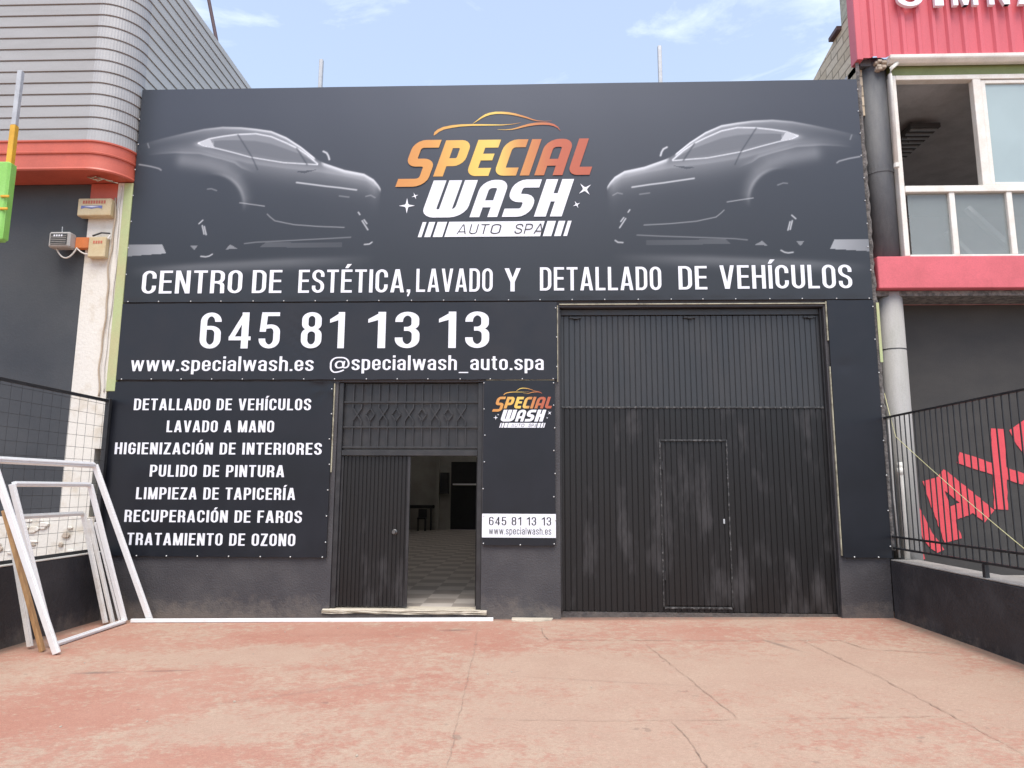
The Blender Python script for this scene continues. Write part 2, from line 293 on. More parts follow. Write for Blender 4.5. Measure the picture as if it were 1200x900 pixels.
# ------------------------------------------------------------------ object helpers
ORG = {}
def thing(name, label, cat, loc=(0,0,0), group=None):
    o = bpy.data.objects.new(name, None); COL.objects.link(o); o.location = loc; o.empty_display_size = 0.2
    o['label'] = label; o['category'] = cat
    if group: o['group'] = group
    ORG[o.name] = Vector(loc); return o
def tag(o, label, cat, group=None):
    o['label'] = label; o['category'] = cat
    if group: o['group'] = group
    return o
class MB:
    def __init__(s): s.v = []; s.f = []
    def quad(s, *p):
        n = len(s.v); s.v += [tuple(q) for q in p]; s.f.append(tuple(range(n, n+len(p)))); return s
    def box(s, x0, x1, y0, y1, z0, z1):
        n = len(s.v)
        s.v += [(x0,y0,z0),(x1,y0,z0),(x1,y1,z0),(x0,y1,z0),(x0,y0,z1),(x1,y0,z1),(x1,y1,z1),(x0,y1,z1)]
        s.f += [tuple(n+i for i in q) for q in ((0,3,2,1),(4,5,6,7),(0,1,5,4),(1,2,6,5),(2,3,7,6),(3,0,4,7))]; return s
    def bar(s, a, b, w, d, side=(0,0,1)):
        """square bar from a to b, w along 'side', d across it"""
        a, b = Vector(a), Vector(b); t = (b-a).normalized(); sd = Vector(side); sd = (sd - t*sd.dot(t)).normalized(); n2 = t.cross(sd)
        n = len(s.v)
        for p in (a, b):
            for i, j in ((-1,-1),(1,-1),(1,1),(-1,1)): s.v.append(tuple(p + sd*w/2*i + n2*d/2*j))
        s.f += [tuple(n+i for i in q) for q in ((3,2,1,0),(4,5,6,7),(0,1,5,4),(1,2,6,5),(2,3,7,6),(3,0,4,7))]; return s
    def tube(s, pts, r, n=8, cap=True, radii=None):
        pts = [Vector(p) for p in pts]; base = len(s.v); k = len(pts)
        for i, p in enumerate(pts):
            t = (pts[min(i+1,k-1)] - pts[max(i-1,0)]).normalized()
            ax = Vector((0,0,1)) if abs(t.z) < 0.9 else Vector((1,0,0))
            u = t.cross(ax).normalized(); w = t.cross(u); rr = radii[i] if radii else r
            for j in range(n):
                a = 2*math.pi*j/n; s.v.append(tuple(p + u*math.cos(a)*rr + w*math.sin(a)*rr))
        for i in range(k-1):
            for j in range(n):
                a, b = base+i*n+j, base+i*n+(j+1)%n; s.f.append((a, b, b+n, a+n))
        if cap: s.f.append(tuple(base+j for j in range(n))[::-1]); s.f.append(tuple(base+(k-1)*n+j for j in range(n)))
        return s
    def prism(s, poly, axis, a, b):
        """polygon (two coordinates) pushed along axis from a to b"""
        def P(q, t): return {'x': (t,q[0],q[1]), 'y': (q[0],t,q[1]), 'z': (q[0],q[1],t)}[axis]
        n = len(s.v); k = len(poly)
        s.v += [P(q,a) for q in poly] + [P(q,b) for q in poly]
        s.f.append(tuple(range(n,n+k))); s.f.append(tuple(range(n+2*k-1,n+k-1,-1)))
        for i in range(k): s.f.append((n+i, n+k+i, n+k+(i+1)%k, n+(i+1)%k))
        return s
    def grid(s, rows):
        n = len(s.v); k = len(rows[0])
        for r in rows: s.v += [tuple(p) for p in r]
        for i in range(len(rows)-1):
            for j in range(k-1):
                a = n+i*k+j; s.f.append((a, a+1, a+k+1, a+k))
        return s
    def build(s, name, m, parent=None, bevel=0.0, smooth=False, fix=True):
        me = bpy.data.meshes.new(name)
        o0 = ORG.get(parent.name, Vector((0,0,0))) if parent else Vector((0,0,0))
        if not parent:                       # a thing that is one mesh: origin at its base centre
            xs, ys, zs = zip(*s.v); o0 = Vector(((min(xs)+max(xs))/2, (min(ys)+max(ys))/2, min(zs)))
        me.from_pydata([(x-o0.x, y-o0.y, z-o0.z) for x, y, z in s.v], [], s.f)
        if fix or bevel:
            bm = bmesh.new(); bm.from_mesh(me)
            if fix: bmesh.ops.recalc_face_normals(bm, faces=bm.faces)
            if bevel: bmesh.ops.bevel(bm, geom=bm.edges[:], offset=bevel, segments=1, affect='EDGES', clamp_overlap=True)
            bm.to_mesh(me); bm.free()
        if smooth:
            for p in me.polygons: p.use_smooth = True
        me.materials.append(m)
        o = bpy.data.objects.new(name, me); COL.objects.link(o)
        ORG[o.name] = o0.copy()
        if parent: o.parent = parent
        else: o.location = o0
        return o
def structure(o): o['kind'] = 'structure'; return o
def arc(cx, cy, r, a0, a1, n): return [(cx+r*math.cos(math.radians(a0+(a1-a0)*i/n)), cy+r*math.sin(math.radians(a0+(a1-a0)*i/n))) for i in range(n+1)]
def gz(x, y): return 0.013*(max(-9, min(9, x))+5)*max(0, min(1, (y+16)/12))     # the yard rises slightly to the right

# art measured on the signs, metres on the facade (x, z)
ART={'roof': [(-5.675, 6.485), (-5.531, 6.535), (-5.26, 6.609), (-4.99, 6.674), (-4.718, 6.732), (-4.449, 6.761), (-4.177, 6.75), (-3.967, 6.724), (-3.744, 6.687), (-3.523, 6.589), (-3.303, 6.442), (-3.088, 6.264)], 'wtop': [(-4.778, 6.525), (-4.627, 6.588), (-4.428, 6.624), (-4.22, 6.65), (-3.963, 6.657), (-3.74, 6.61), (-3.519, 6.511), (-3.351, 6.425), (-3.213, 6.326), (-3.061, 6.196)], 'wbot': [(-4.778, 6.525), (-4.701, 6.485), (-4.514, 6.444), (-4.264, 6.377), (-4.015, 6.305), (-3.744, 6.255), (-3.535, 6.218), (-3.06, 6.183)], 'shoulder': [(-5.516, 6.354), (-5.296, 6.377), (-5.105, 6.387), (-4.754, 6.37), (-4.417, 6.28), (-4.242, 6.223), (-4.14, 6.149), (-3.928, 6.066)], 'body': [(-5.545, 6.406), (-5.116, 6.439), (-4.758, 6.422), (-4.42, 6.327), (-4.059, 6.221), (-3.531, 6.138), (-3.056, 6.082), (-2.667, 6.014), (-2.351, 5.935), (-2.179, 5.807)], 'hood': [(-3.014, 6.221), (-2.964, 6.195), (-2.67, 6.09), (-2.394, 6.031), (-2.258, 5.947), (-2.193, 5.87), (-2.146, 5.795)], 'haunch': [(-4.98, 6.27), (-4.607, 6.202), (-4.394, 6.122), (-4.227, 5.993), (-4.144, 5.828), (-4.111, 5.689)], 'arch': [(-4.589, 6.041), (-4.401, 6.039), (-4.234, 5.91), (-4.111, 5.689)], 'bpil': [(-4.22, 6.647), (-3.996, 6.304), (-3.906, 6.117)], 'apil': [(-3.364, 6.43), (-3.206, 6.185)], 'mirror': [(-2.984, 6.38), (-2.935, 6.354), (-2.909, 6.309), (-2.894, 6.258)], 'vent': [(-3.341, 5.92), (-2.922, 5.86), (-2.734, 5.838), (-2.493, 5.802)], 'sill1': [(-4.13, 5.629), (-3.967, 5.605), (-3.778, 5.576)], 'sill2': [(-3.731, 5.459), (-3.688, 5.417), (-3.619, 5.361), (-3.349, 5.303), (-3.002, 5.273), (-2.644, 5.256)], 'sill3': [(-4.026, 5.034), (-3.867, 5.052), (-3.205, 5.082), (-2.809, 5.099), (-2.546, 5.113)], 'fl1': [(-5.752, 5.028), (-5.188, 5.035), (-5.119, 4.9), (-5.737, 4.855)], 'fl2': [(-3.81, 4.978), (-3.734, 5.046), (-2.662, 5.043), (-2.667, 4.969)], 'tri1': [(-4.287, 4.954), (-4.225, 5.022), (-4.114, 4.958)], 'tri2': [(-4.784, 5.007), (-4.678, 5.012), (-4.726, 4.943)], 'w1': [(-4.687, 5.328), (-4.637, 5.378)], 'w2': [(-4.639, 5.3), (-4.604, 5.176)], 'w3': [(-4.609, 5.286), (-4.574, 5.167)], 'w4': [(-4.626, 4.855), (-4.559, 4.847), (-4.512, 4.857), (-4.468, 4.884)], 'w5': [(-2.396, 5.35), (-2.312, 5.22)], 'w6': [(-2.37, 5.364), (-2.329, 5.308)], 'w7': [(-2.352, 5.008), (-2.284, 5.013), (-2.248, 5.04)], 'w8': [(-2.454, 5.475), (-2.431, 5.441)], 'w9': [(-4.602, 5.835), (-4.548, 5.841), (-4.471, 5.812)], 'fa': [(-2.356, 5.706), (-2.29, 5.722), (-2.228, 5.686)], 'fb': [(-2.729, 5.716), (-2.595, 5.698)], 'handle': [(-3.376, 6.081), (-3.24, 6.054), (-3.054, 6.109)], 'tail1': [(-5.611, 6.215), (-5.444, 6.184), (-5.319, 6.149), (-5.289, 6.126)], 'tail2': [(-5.514, 6.529), (-5.49, 6.465)], 'streak': [(-5.638, 4.647), (-4.563, 4.713), (-3.493, 4.767), (-2.193, 4.807)], 'archc': [(-4.539, 5.567), (-4.572, 6.048), (-4.079, 5.563)], 'tips': [(-2.146, 5.795), (0.981, 5.812)]}
LG={'swa': [(-1.425, 6.597), (-1.404, 6.63), (-1.366, 6.665), (-1.289, 6.703), (-1.169, 6.727), (-1.049, 6.741), (-0.881, 6.746), (-0.664, 6.743), (-0.472, 6.74), (-0.329, 6.749), (-0.209, 6.77)], 'swb': [(-0.881, 6.764), (-0.821, 6.807), (-0.762, 6.853), (-0.702, 6.888), (-0.642, 6.91), (-0.558, 6.924), (-0.474, 6.923), (-0.377, 6.914), (-0.281, 6.895), (-0.197, 6.87), (-0.113, 6.843), (-0.041, 6.814), (0.031, 6.795), (0.126, 6.786), (0.227, 6.792)], 'swc': [(-0.532, 6.672), (-0.424, 6.666), (-0.328, 6.672), (-0.256, 6.689), (-0.185, 6.711), (-0.089, 6.735), (0.007, 6.749), (0.102, 6.753), (0.186, 6.747), (0.257, 6.728), (0.312, 6.691), (0.348, 6.642)], 'SP': [(-1.424, 5.995), (0.737, 5.971), (-1.25, 6.531), (0.715, 6.505)], 'P': [(-1.424, 5.995), (-1.047, 5.991)], 'E': [(-0.971, 5.99), (-0.662, 5.987)], 'C': [(-0.586, 5.986), (-0.273, 5.982)], 'I': [(-0.219, 5.982), (-0.088, 5.98)], 'A': [(-0.017, 5.98), (0.372, 5.975)], 'L': [(0.436, 5.975), (0.737, 5.971)], 'S': [(-1.876, 6.526), (-1.48, 5.838), (-1.917, 5.842)], 'W': [(-1.591, 5.398), (-0.974, 5.393)], 'A2': [(-0.91, 5.392), (-0.529, 5.389)], 'S2': [(-0.463, 5.388), (-0.086, 5.385)], 'H': [(-0.022, 5.384), (0.357, 5.381), (0.518, 5.916)], 'bars': [(-1.617, 5.113), (-1.565, 5.113), (-1.528, 5.112), (-1.443, 5.112), (-1.41, 5.112), (-1.278, 5.11), (-1.25, 5.11), (0.062, 5.1), (0.099, 5.1), (0.215, 5.099), (0.253, 5.098), (0.343, 5.098), (0.378, 5.097), (0.429, 5.097), (0.473, 5.324)], 'auto': [(-1.119, 5.153), (-0.527, 5.148), (-0.377, 5.147), (-0.013, 5.144), (-0.013, 5.286)], 'stars': [(-1.778, 5.561), (-1.781, 5.673), (-1.67, 5.702), (0.681, 5.778), (0.564, 5.556)]}
GR={'f1': [(5.09, 1.58), (5.2, 1.34), (5.28, 1.14), (5.38, 1.0), (5.42, 0.92), (5.33, 0.88), (5.24, 0.94), (5.16, 1.05), (5.09, 1.26)], 'f2': [(5.09, 0.98), (5.13, 0.98), (5.16, 0.8), (5.1, 0.77)], 'l1': [(5.32, 1.85), (5.55, 1.04)], 'l2': [(5.43, 1.9), (6.05, 1.36)], 'cb': [(5.53, 1.38), (5.81, 1.49)], 'st': [(6.27, 2.53), (6.21, 1.45)], 'arm': [(5.71, 2.14), (6.55, 1.85)], 'br': [(6.42, 2.51), (6.63, 2.65), (6.9, 2.79), (6.81, 1.96), (6.58, 2.19), (6.49, 2.33)]}

# ------------------------------------------------------------------ lettering: condensed gothic drawn with a flat pen
def rounded(pts, closed, n=7):
    """corner rounding: a point may carry (x, y, rx, ry)"""
    out = []; k = len(pts)
    for i, p in enumerate(pts):
        if len(p) == 2 or ((i == 0 or i == k-1) and not closed): out.append((p[0], p[1])); continue
        P = np.array(p[:2])
        def raw(me, q):
            if len(me) == 2: return 0.0
            u = np.array(q[:2])-np.array(me[:2]); u = u/np.hypot(*u); return abs(u[0])*me[2]+abs(u[1])*me[3]
        def cut(q, qi):
            d = np.array(q[:2])-P; L = np.hypot(*d); mine = raw(p, q)
            other = raw(q, p) if (closed or 0 < qi < k-1) else 0.0      # two corners share one edge
            return P+d/L*min(mine, L*mine/max(mine+other, 1e-9), L*0.999)
        A, B = cut(pts[i-1], (i-1) % k), cut(pts[(i+1) % k], (i+1) % k)
        for j in range(n+1):
            t = math.pi/2*j/n; q = P+(A-P)*(1-math.sin(t))+(B-P)*(1-math.cos(t)); out.append((q[0], q[1]))
    clean = []
    for q in out:
        if not clean or math.hypot(q[0]-clean[-1][0], q[1]-clean[-1][1]) > 1e-5: clean.append(q)
    if closed and math.hypot(clean[0][0]-clean[-1][0], clean[0][1]-clean[-1][1]) < 1e-5: clean.pop()
    return clean
def ribbon(pts, wx, wy, closed=False, widths=None):
    """quads of a stroke whose upright parts are wx thick and level parts wy thick"""
    k = wx/wy; P = [np.array((x, y*k)) for x, y in pts]; n = len(P); Lf, Rt = [], []
    for i in range(n):
        a = P[i-1] if (i > 0 or closed) else None; b = P[(i+1) % n] if (i < n-1 or closed) else None
        d1 = (P[i]-a) if a is not None else (b-P[i]); d2 = (b-P[i]) if b is not None else d1
        d1 = d1/np.hypot(*d1); d2 = d2/np.hypot(*d2); n1 = np.array((-d1[1], d1[0])); n2 = np.array((-d2[1], d2[0]))
        m = n1+n2; l = np.hypot(*m); m = m/l if l > 1e-6 else n1; m = m/max(0.35, m.dot(n1)); h = (widths[i] if widths else wx)/2
        for S, g in ((Lf, 1), (Rt, -1)): q = P[i]+m*h*g; S.append((q[0], q[1]/k))
    return [[Lf[i], Lf[(i+1) % n], Rt[(i+1) % n], Rt[i]] for i in range(n if closed else n-1)]

def glyph(ch, s=0.150, h=0.122, W=0.44):
    """(advance width, list of layers); a layer is a list of polygons; capital height 1"""
    l, r, b, t = s/2, W-s/2, h/2, 1-h/2; rx, ry = (r-l)/2, 0.20; c = W/2; m = 0.52
    R = lambda pts, closed=False: ribbon(rounded(pts, closed), s, h, closed)
    C = lambda x, y: (x, y, rx, ry)
    box = lambda x0, x1, y0, y1: [[(x0,y0),(x1,y0),(x1,y1),(x0,y1)]]
    acute = [[(c-0.07,1.06),(c+0.04,1.06),(c+0.17,1.24),(c+0.01,1.24)]]
    xh = 0.745; tx = xh-h/2
    Wl = W*0.94; rl = Wl-s/2; cl = Wl/2; rlx = (rl-l)/2
    D = lambda x, y: (x, y, rlx, 0.17)
    Q = lambda pts, closed=False: ribbon(rounded(pts, closed), s, h*0.95, closed)
    base = {'É':'E','Í':'I','Ó':'O'}.get(ch)
    if base:
        w, Ls = glyph(base, s, h, W)
        return w, Ls+[[[(x-c+w/2, y) for x, y in acute[0]]]]
    if ch == ' ': return 0.20, []
    if ch == 'I': return s, [box(0,s,0,1)]
    if ch == 'L': return W*0.86, [box(0,s,0,1), box(s*0.5,W*0.86,0,h)]
    if ch == 'E': return W*0.90, [box(0,s,0,1), box(s*.5,W*.90,0,h), box(s*.5,W*.90,1-h,1), box(s*.5,W*.85,m-h/2,m+h/2)]
    if ch == 'F': return W*0.86, [box(0,s,0,1), box(s*.5,W*.86,1-h,1), box(s*.5,W*.8,m-h/2-.02,m+h/2-.02)]
    if ch == 'T': return W*0.96, [box(0,W*.96,1-h,1), box(W*.48-s/2,W*.48+s/2,0,1-h*.5)]
    if ch == 'H': return W*1.02, [box(0,s,0,1), box(W*1.02-s,W*1.02,0,1), box(s*.5,W*1.02-s*.5,m-h/2,m+h/2)]
    if ch == 'N': return W*1.04, [box(0,s,0,1), box(W*1.04-s,W*1.04,0,1), [[(s*.15,1),(s*1.12,1),(W*1.04-s*.15,0),(W*1.04-s*1.12,0)]]]
    if ch == 'M':
        w = W*1.32; return w, [box(0,s,0,1), box(w-s,w,0,1), [[(s*.1,1),(s*1.1,1),(w/2+s*.42,0),(w/2-s*.42,0)]], [[(w-s*.1,1),(w-s*1.1,1),(w/2-s*.42,0),(w/2+s*.42,0)]]]
    if ch == 'Z': return W*0.94, [box(0,W*.94,1-h,1), box(0,W*.94,0,h), [[(0,h*.8),(s*1.15,h*.8),(W*.94,1-h*.8),(W*.94-s*1.15,1-h*.8)]]]
    if ch == 'A':
        w = W*1.12; a = s*.62; return w, [[[(0,0),(s*1.02,0),(w/2+a*.55,1),(w/2-a,1)]], [[(w,0),(w-s*1.02,0),(w/2-a*.55,1),(w/2+a,1)]], box(w*.22,w*.78,.19,.19+h)]
    if ch == 'V':
        w = W*1.10; a = s*.62; return w, [[[(0,1),(s*1.02,1),(w/2+a*.55,0),(w/2-a,0)]], [[(w,1),(w-s*1.02,1),(w/2-a*.55,0),(w/2+a,0)]]]
    if ch == 'Y':
        w = W*1.10; return w, [[[(0,1),(s*1.06,1),(w/2+s*.4,.40),(w/2-s*.5,.40)]], [[(w,1),(w-s*1.06,1),(w/2-s*.4,.40),(w/2+s*.5,.40)]], box(w/2-s/2,w/2+s/2,0,.44)]
    if ch in 'O0': return W, [R([C(l,b),C(r,b),C(r,t),C(l,t)], True)]
    if ch == 'D': return W, [box(0,s,0,1), R([(s*.6,b),C(r,b),C(r,t),(s*.6,t)])]
    if ch == 'P': return W*.98, [box(0,s,0,1), R([(s*.6,t),(r,t,rx,.17),(r,.44,rx,.17),(s*.6,.44)])]
    if ch == 'R': return W, [box(0,s,0,1), R([(s*.6,t),(r-.005,t,rx,.16),(r-.005,.48,rx,.16),(s*.6,.48)]), R([(c,.46),(r-.005,.46,rx*.8,.14),(r,0)])]
    if ch == 'U': return W, [R([(l,1),C(l,b),C(r,b),(r,1)])]
    if ch == 'C': return W, [R([(r,.345),C(r,b),C(l,b),C(l,t),C(r,t),(r,.655)])]
    if ch == 'G': return W, [R([(r,.67),C(r,t),C(l,t),C(l,b),C(r,b),(r,.52)]), box(c-.02,W,.40,.40+h)]
    if ch == 'S': return W*.98, [R([(r,.69),(r,t,rx,.17),(l,t,rx,.17),(l,.575,rx*.9,.15),(r,.455,rx*.9,.15),(r,b,rx,.18),(l,b,rx,.18),(l,.31)])]
    if ch == '1': return W*.72, [box(W*.72-s,W*.72,0,1), [[(0,.70),(0,.70+h*.95),(W*.72-s*.55,1),(W*.72-s*.55,.80)]]]
    if ch == '3': return W, [R([(l,.72),C(l,t),(r-.01,t,rx,.16),(r-.01,.53,rx,.14),(c-.06,.53)]), R([(c-.06,.525),(r,.525,rx,.15),C(r,b),C(l,b),(l,.29)])]
    if ch == '4': return W*1.05, [box(W*.62-.01,W*.62+s,0,1), box(0,W*1.05,.225,.225+h), [[(0,.30),(s*.85,.30),(W*.62+s*.9,1),(W*.62+s*.15,1)]]]
    if ch == '5': return W, [box(.045,W-.02,1-h,1), [[(.012,.46),(.012+s*.95,.46),(.04+s*.95,.95),(.04,.95)]], R([(l-.02,.565),(c*.8,.61,.08,.05),(r,.61,rx,.16),C(r,b),C(l,b),(l,.27)])]
    if ch == '6': return W, [R([(r,.74),C(r,t),C(l,t),C(l,b),C(r,b),(r,.575,rx,.16),(c-.03,.575)]), box(s*.6,c-.02,.575-h/2,.575+h/2)]
    if ch == '8': return W, [R([(l,b,rx,.18),(r,b,rx,.18),(r,.52,rx,.15),(l,.52,rx,.15)], True), R([(l+.01,.535,rx,.13),(r-.01,.535,rx,.13),(r-.01,t,rx,.15),(l+.01,t,rx,.15)], True)]
    if ch == '.': return s, [box(0,s,0,h*1.15)]
    if ch == ',': return s, [box(0,s,0,h*1.2), [[(s*.45,0),(s,0),(s*.55,-.17),(.02,-.17),(.02,-.12)]]]
    if ch == '_': return W*1.05, [box(0,W*1.05,-.20,-.13)]
    if ch == '@':
        w = .98; a = ribbon(rounded([(.70,.02),(.50,-.14+.0,.3,.2),(.05,-.14,.3,.35),(.05,.86,.35,.4),(.93,.86,.35,.4),(.93,.17,.16,.25),(.66,.17,.05,.12),(.72,.62)], False), .085, .085)
        bq = ribbon(rounded([(.66,.22),(.50,.16,.1,.1),(.30,.16,.15,.2),(.30,.60,.2,.22),(.66,.60,.15,.2)], True), .10, .085, True)
        return w, [a, bq]
    # lower case
    if ch == 'w':
        w = W*1.46; q = w/4; z = s*.46
        P = lambda x0, y0, x1, y1: [[(x0-z,y0),(x0+z,y0),(x1+z,y1),(x1-z,y1)]]
        return w, [P(z,xh,q+.01,0), P(w/2,xh,q+.01,0), P(w/2,xh,w-q-.01,0), P(w-z,xh,w-q-.01,0)]
    if ch == 's': return Wl*.95, [Q([(rl-.02,.53),(rl-.02,tx,rlx,.12),(l,tx,rlx,.12),(l,.43,rlx*.9,.10),(rl-.02,.33,rlx*.9,.10),(rl-.02,b,rlx,.12),(l,b,rlx,.12),(l,.23)])]
    if ch == 'p': return Wl, [box(0,s,-.22,xh), Q([(s*.6,.58),(s*.8,tx,.06,.08),D(rl,tx),D(rl,b),(s*.8,b,.06,.08),(s*.6,.15)])]
    if ch == 'e': return Wl, [Q([(rl,.25),D(rl,b),D(l,b),D(l,tx),D(rl,tx),(rl,.345)]), box(s*.6,Wl-.005,.325,.325+h*.85)]
    if ch == 'c': return Wl*.96, [Q([(rl-.01,.27),D(rl-.01,b),D(l,b),D(l,tx),D(rl-.01,tx),(rl-.01,.49)])]
    if ch == 'i': return s, [box(0,s,0,xh), box(0,s,.86,1)]
    if ch == 'l': return s, [box(0,s,0,1)]
    if ch == 'a': return Wl, [Q([(l,.53),(l,tx,rlx,.13),(rl-.01,tx,rlx,.13),(rl-.01,0)]), Q([(rl,.42),(l,.40,rlx*.9,.13),(l,b,rlx,.13),(rl-.02,b,.1,.1),(rl,.18)])]
    if ch == 'h': return Wl, [box(0,s,0,1), Q([(s*.6,.55),(s*.8,tx,.06,.08),(rl,tx,rlx,.15),(rl,0)])]
    if ch == 'u': return Wl, [box(Wl-s,Wl,0,xh), Q([(l,xh),(l,b,rlx,.15),(rl-.04,b,.06,.1),(Wl-s*.6,.17)])]
    if ch == 't': return W*.62, [Q([(W*.28,.93),(W*.28,b,.11,.12),(W*.60,b)]), box(0,W*.60,xh-h*.9,xh)]
    if ch == 'o': return Wl, [Q([D(l,b),D(rl,b),D(rl,tx),D(l,tx)], True)]
    raise KeyError(ch)

def lettering(parent, text, x0, x1, z, cap, y, m, name='lettering', gap=0.075, word=0.20, thick=None, **pen):
    """one line of print, fitted between x0 and x1, a mesh per word; strokes lie 0.4 mm over each other so that no two share a plane"""
    x = 0; words = [[]]
    for ch in text:
        if ch == ' ': x += word; words.append([]); continue
        w, Ls = glyph(ch, **pen); words[-1].append((x, Ls)); x += w+gap
    tot = x-gap; k = (x1-x0)/tot; out = []
    for put in words:
        if not put: continue
        mb = MB()
        for ox, Ls in put:
            for i, polys in enumerate(Ls):
                yy = y-0.0004*i
                for P in polys:
                    q = [(x0+(ox+a)*k, z+b*cap) for a, b in P]
                    if thick: mb.prism(q, 'y', yy, yy+thick)
                    else: mb.quad(*[(a, yy, b) for a, b in q])
        out.append(mb.build(name, m, parent, fix=bool(thick)))
    return out

# ------------------------------------------------------------------ the car wash emblem, drawn once in metres about its centre
LCX, LCZ = -0.62, 6.00
def logo_layers():
    sl = 0.325
    def letter(x0, w, z0, hgt, parts):
        return [[[(x0+a*w+sl*b*hgt, z0+b*hgt) for a, b in P] for P in L] for L in parts]
    def R(pts, wx, wy, closed=False): return ribbon(rounded(pts, closed, 5), wx, wy, closed)
    def bx(x0, x1, y0, y1): return [[(x0,y0),(x1,y0),(x1,y1),(x0,y1)]]
    gold = []; z0 = 5.985; hg = 0.535
    def st(w): return 0.135/w                      # upright stroke 0.135 m
    hb = 0.22
    def P_(w): s = st(w); return [bx(0,s,0,1), R([(s*.5,1-hb/2),(1-s/2,1-hb/2,.22,.14),(1-s/2,.30+hb/2-.02,.22,.14),(s*.5,.30+hb/2-.02)], s, hb)]
    def E_(w): s = st(w); return [R([(1,1-hb/2),(s/2,1-hb/2),(s/2,hb/2,s/2+.02,hb/2+.01),(1,hb/2)], s, hb), bx(s*.5,.93,.52-hb*.42,.52+hb*.42)]
    def C_(w): s = st(w); return [R([(1,1-hb/2),(s/2,1-hb/2,.34,.2),(s/2,hb/2,s/2+.02,hb/2+.01),(1,hb/2)], s, hb)]
    def A_(w): s = st(w); return [R([(s/2,0),(s/2,1-hb/2,.30,.18),(1-s/2,1-hb/2,.24,.14),(1-s/2,0)], s, hb), bx(s*.5,1-s*.5,.26,.26+hb*.85)]
    def L_(w): s = st(w); return [R([(s/2,1),(s/2,hb/2,s/2+.01,hb/2+.01),(1.0,hb/2)], s, hb)]
    def I_(w): return [bx(0,1,0,1)]
    def H_(w): s = st(w)*1.2; return [bx(0,s,0,1), bx(1-s,1,0,1), bx(s*.5,1-s*.5,.40,.40+hb)]
    def S_(w):
        s = st(w)*1.15; return [R([(1,1-hb/2),(s/2,1-hb/2,.26,.18),(s/2,.5,.24,.13),(1-s/2,.5,.26,.14),(1-s/2,hb/2,.26,.18),(0,hb/2)], s, hb)]
    def W_(w):
        s = 0.178/w; return [R([(s/2,1),(s/2,hb/2,.16,.14),(.5,hb/2,.16,.12),(.5,1)], s, hb), R([(.5-s*.4,hb/2),(1-s/2,hb/2,.22,.20),(1-s/2,1)], s, hb)]
    for x0, w, fn in ((-1.424,.372,P_), (-.971,.318,E_), (-.586,.316,C_), (-.219,.131,I_), (-.017,.389,A_), (.436,.310,L_)):
        gold += letter(x0, w, z0, hg, fn(w))
    s = R([(-1.48-.01,6.526-.058),(-1.80,6.526-.058,.10,.09),(-1.80,6.190,.08,.07),(-1.545,6.190,.10,.07),(-1.545,5.894,.12,.09),(-1.90,5.894)], .135, .116)
    gold += [[[(x+sl*(z-5.98), z) for x, z in P] for P in s]]
    white = []
    for x0, w, fn in ((-1.588,.615,W_), (-.908,.381,A_), (-.463,.378,S_), (-.022,.380,H_)):
        white += letter(x0, w, 5.386, .54, fn(w))
    bars = []
    for a, b in ((-1.617,-1.565), (-1.528,-1.443), (-1.41,-1.278), (-1.25,.062), (.099,.215), (.253,.343), (.378,.429)):
        bars.append([[(a,5.105),(b,5.105),(b+.065,5.322),(a+.065,5.322)]])
    auto = []
    x = -1.085
    for ch, w in (('A',.15),('U',.125),('T',.13),('O',.155),(' ',.14),('S',.115),('P',.115),('A',.15)):
        if ch != ' ':
            gw, Ls = glyph(ch, s=.105, h=.10, W=.80)
            auto += [[[(x+a/gw*w*.86+.25*b*.142, 5.142+b*.142) for a, b in P] for P in L] for L in Ls]
        x += w+.018
    def sw(key, wmax, a0, a1):
        p = LG[key]; n = len(p); ws = []
        for i in range(n):
            t = i/(n-1); ws.append(wmax*max(.08, min(1, (t+.02)/a0, (1-t+.02)/a1)))
        return ribbon(p, 1, 1, False, ws)
    emblem = [sw('swa', .040, .12, .65), sw('swb', .034, .25, .5), sw('swc', .036, .5, .25)]
    stars = []
    for (x, z), r, rot in (((-1.778,5.561),.112,0), ((-1.67,5.702),.05,20), ((.681,5.778),.105,38), ((.564,5.556),.055,25)):
        pts = []
        for i in range(4):
            a = math.radians(rot+90*i); b = math.radians(rot+90*i+45)
            pts.append((x+r*math.cos(a), z+r*math.sin(a))); 
            for f in (.62, .36, .27): 
                c = a+(b-a)*{.62:.16,.36:.45,.27:1}[f]; pts.append((x+r*f*math.cos(c), z+r*f*math.sin(c)))
            for f in (.36, .62):
                c = b+(b-a)*{.36:.55,.62:.84}[f]; pts.append((x+r*f*math.cos(c), z+r*f*math.sin(c)))
        stars.append([pts])
    return gold, white, bars, auto, emblem, stars
LOGO = {}
def logo(parent, cx, cz, y, k):
    gold, white, bars, auto, emblem, stars = logo_layers()
    def put(name, layers, m, dy=0.0):
        key = name+m.name+str(round(layers[0][0][0][0], 4))
        if key not in LOGO:
            me = bpy.data.meshes.new(name); v = []; f = []
            for i, Ls in enumerate(layers):
                for P in Ls:
                    n = len(v); v += [(a-LCX, -0.0006*i-dy, b-LCZ) for a, b in P]; f.append(tuple(range(n, n+len(P))))
            me.from_pydata(v, [], f); me.materials.append(m); LOGO[key] = me
        o = bpy.data.objects.new(name, LOGO[key]); COL.objects.link(o); o.parent = parent
        o.location = Vector((cx, y, cz))-ORG[parent.name]; o.scale = (k, 1, k); return o
    put('logo_top_word', gold, M['gold']); put('logo_bottom_word', white, M['print_white'])
    put('logo_stripe_bar', bars, M['print_white']); put('logo_small_word', auto, M['print_black'], 0.002)
    put('car_emblem', emblem, M['gold'])
    for s in stars: put('star', [s], M['print_white'])

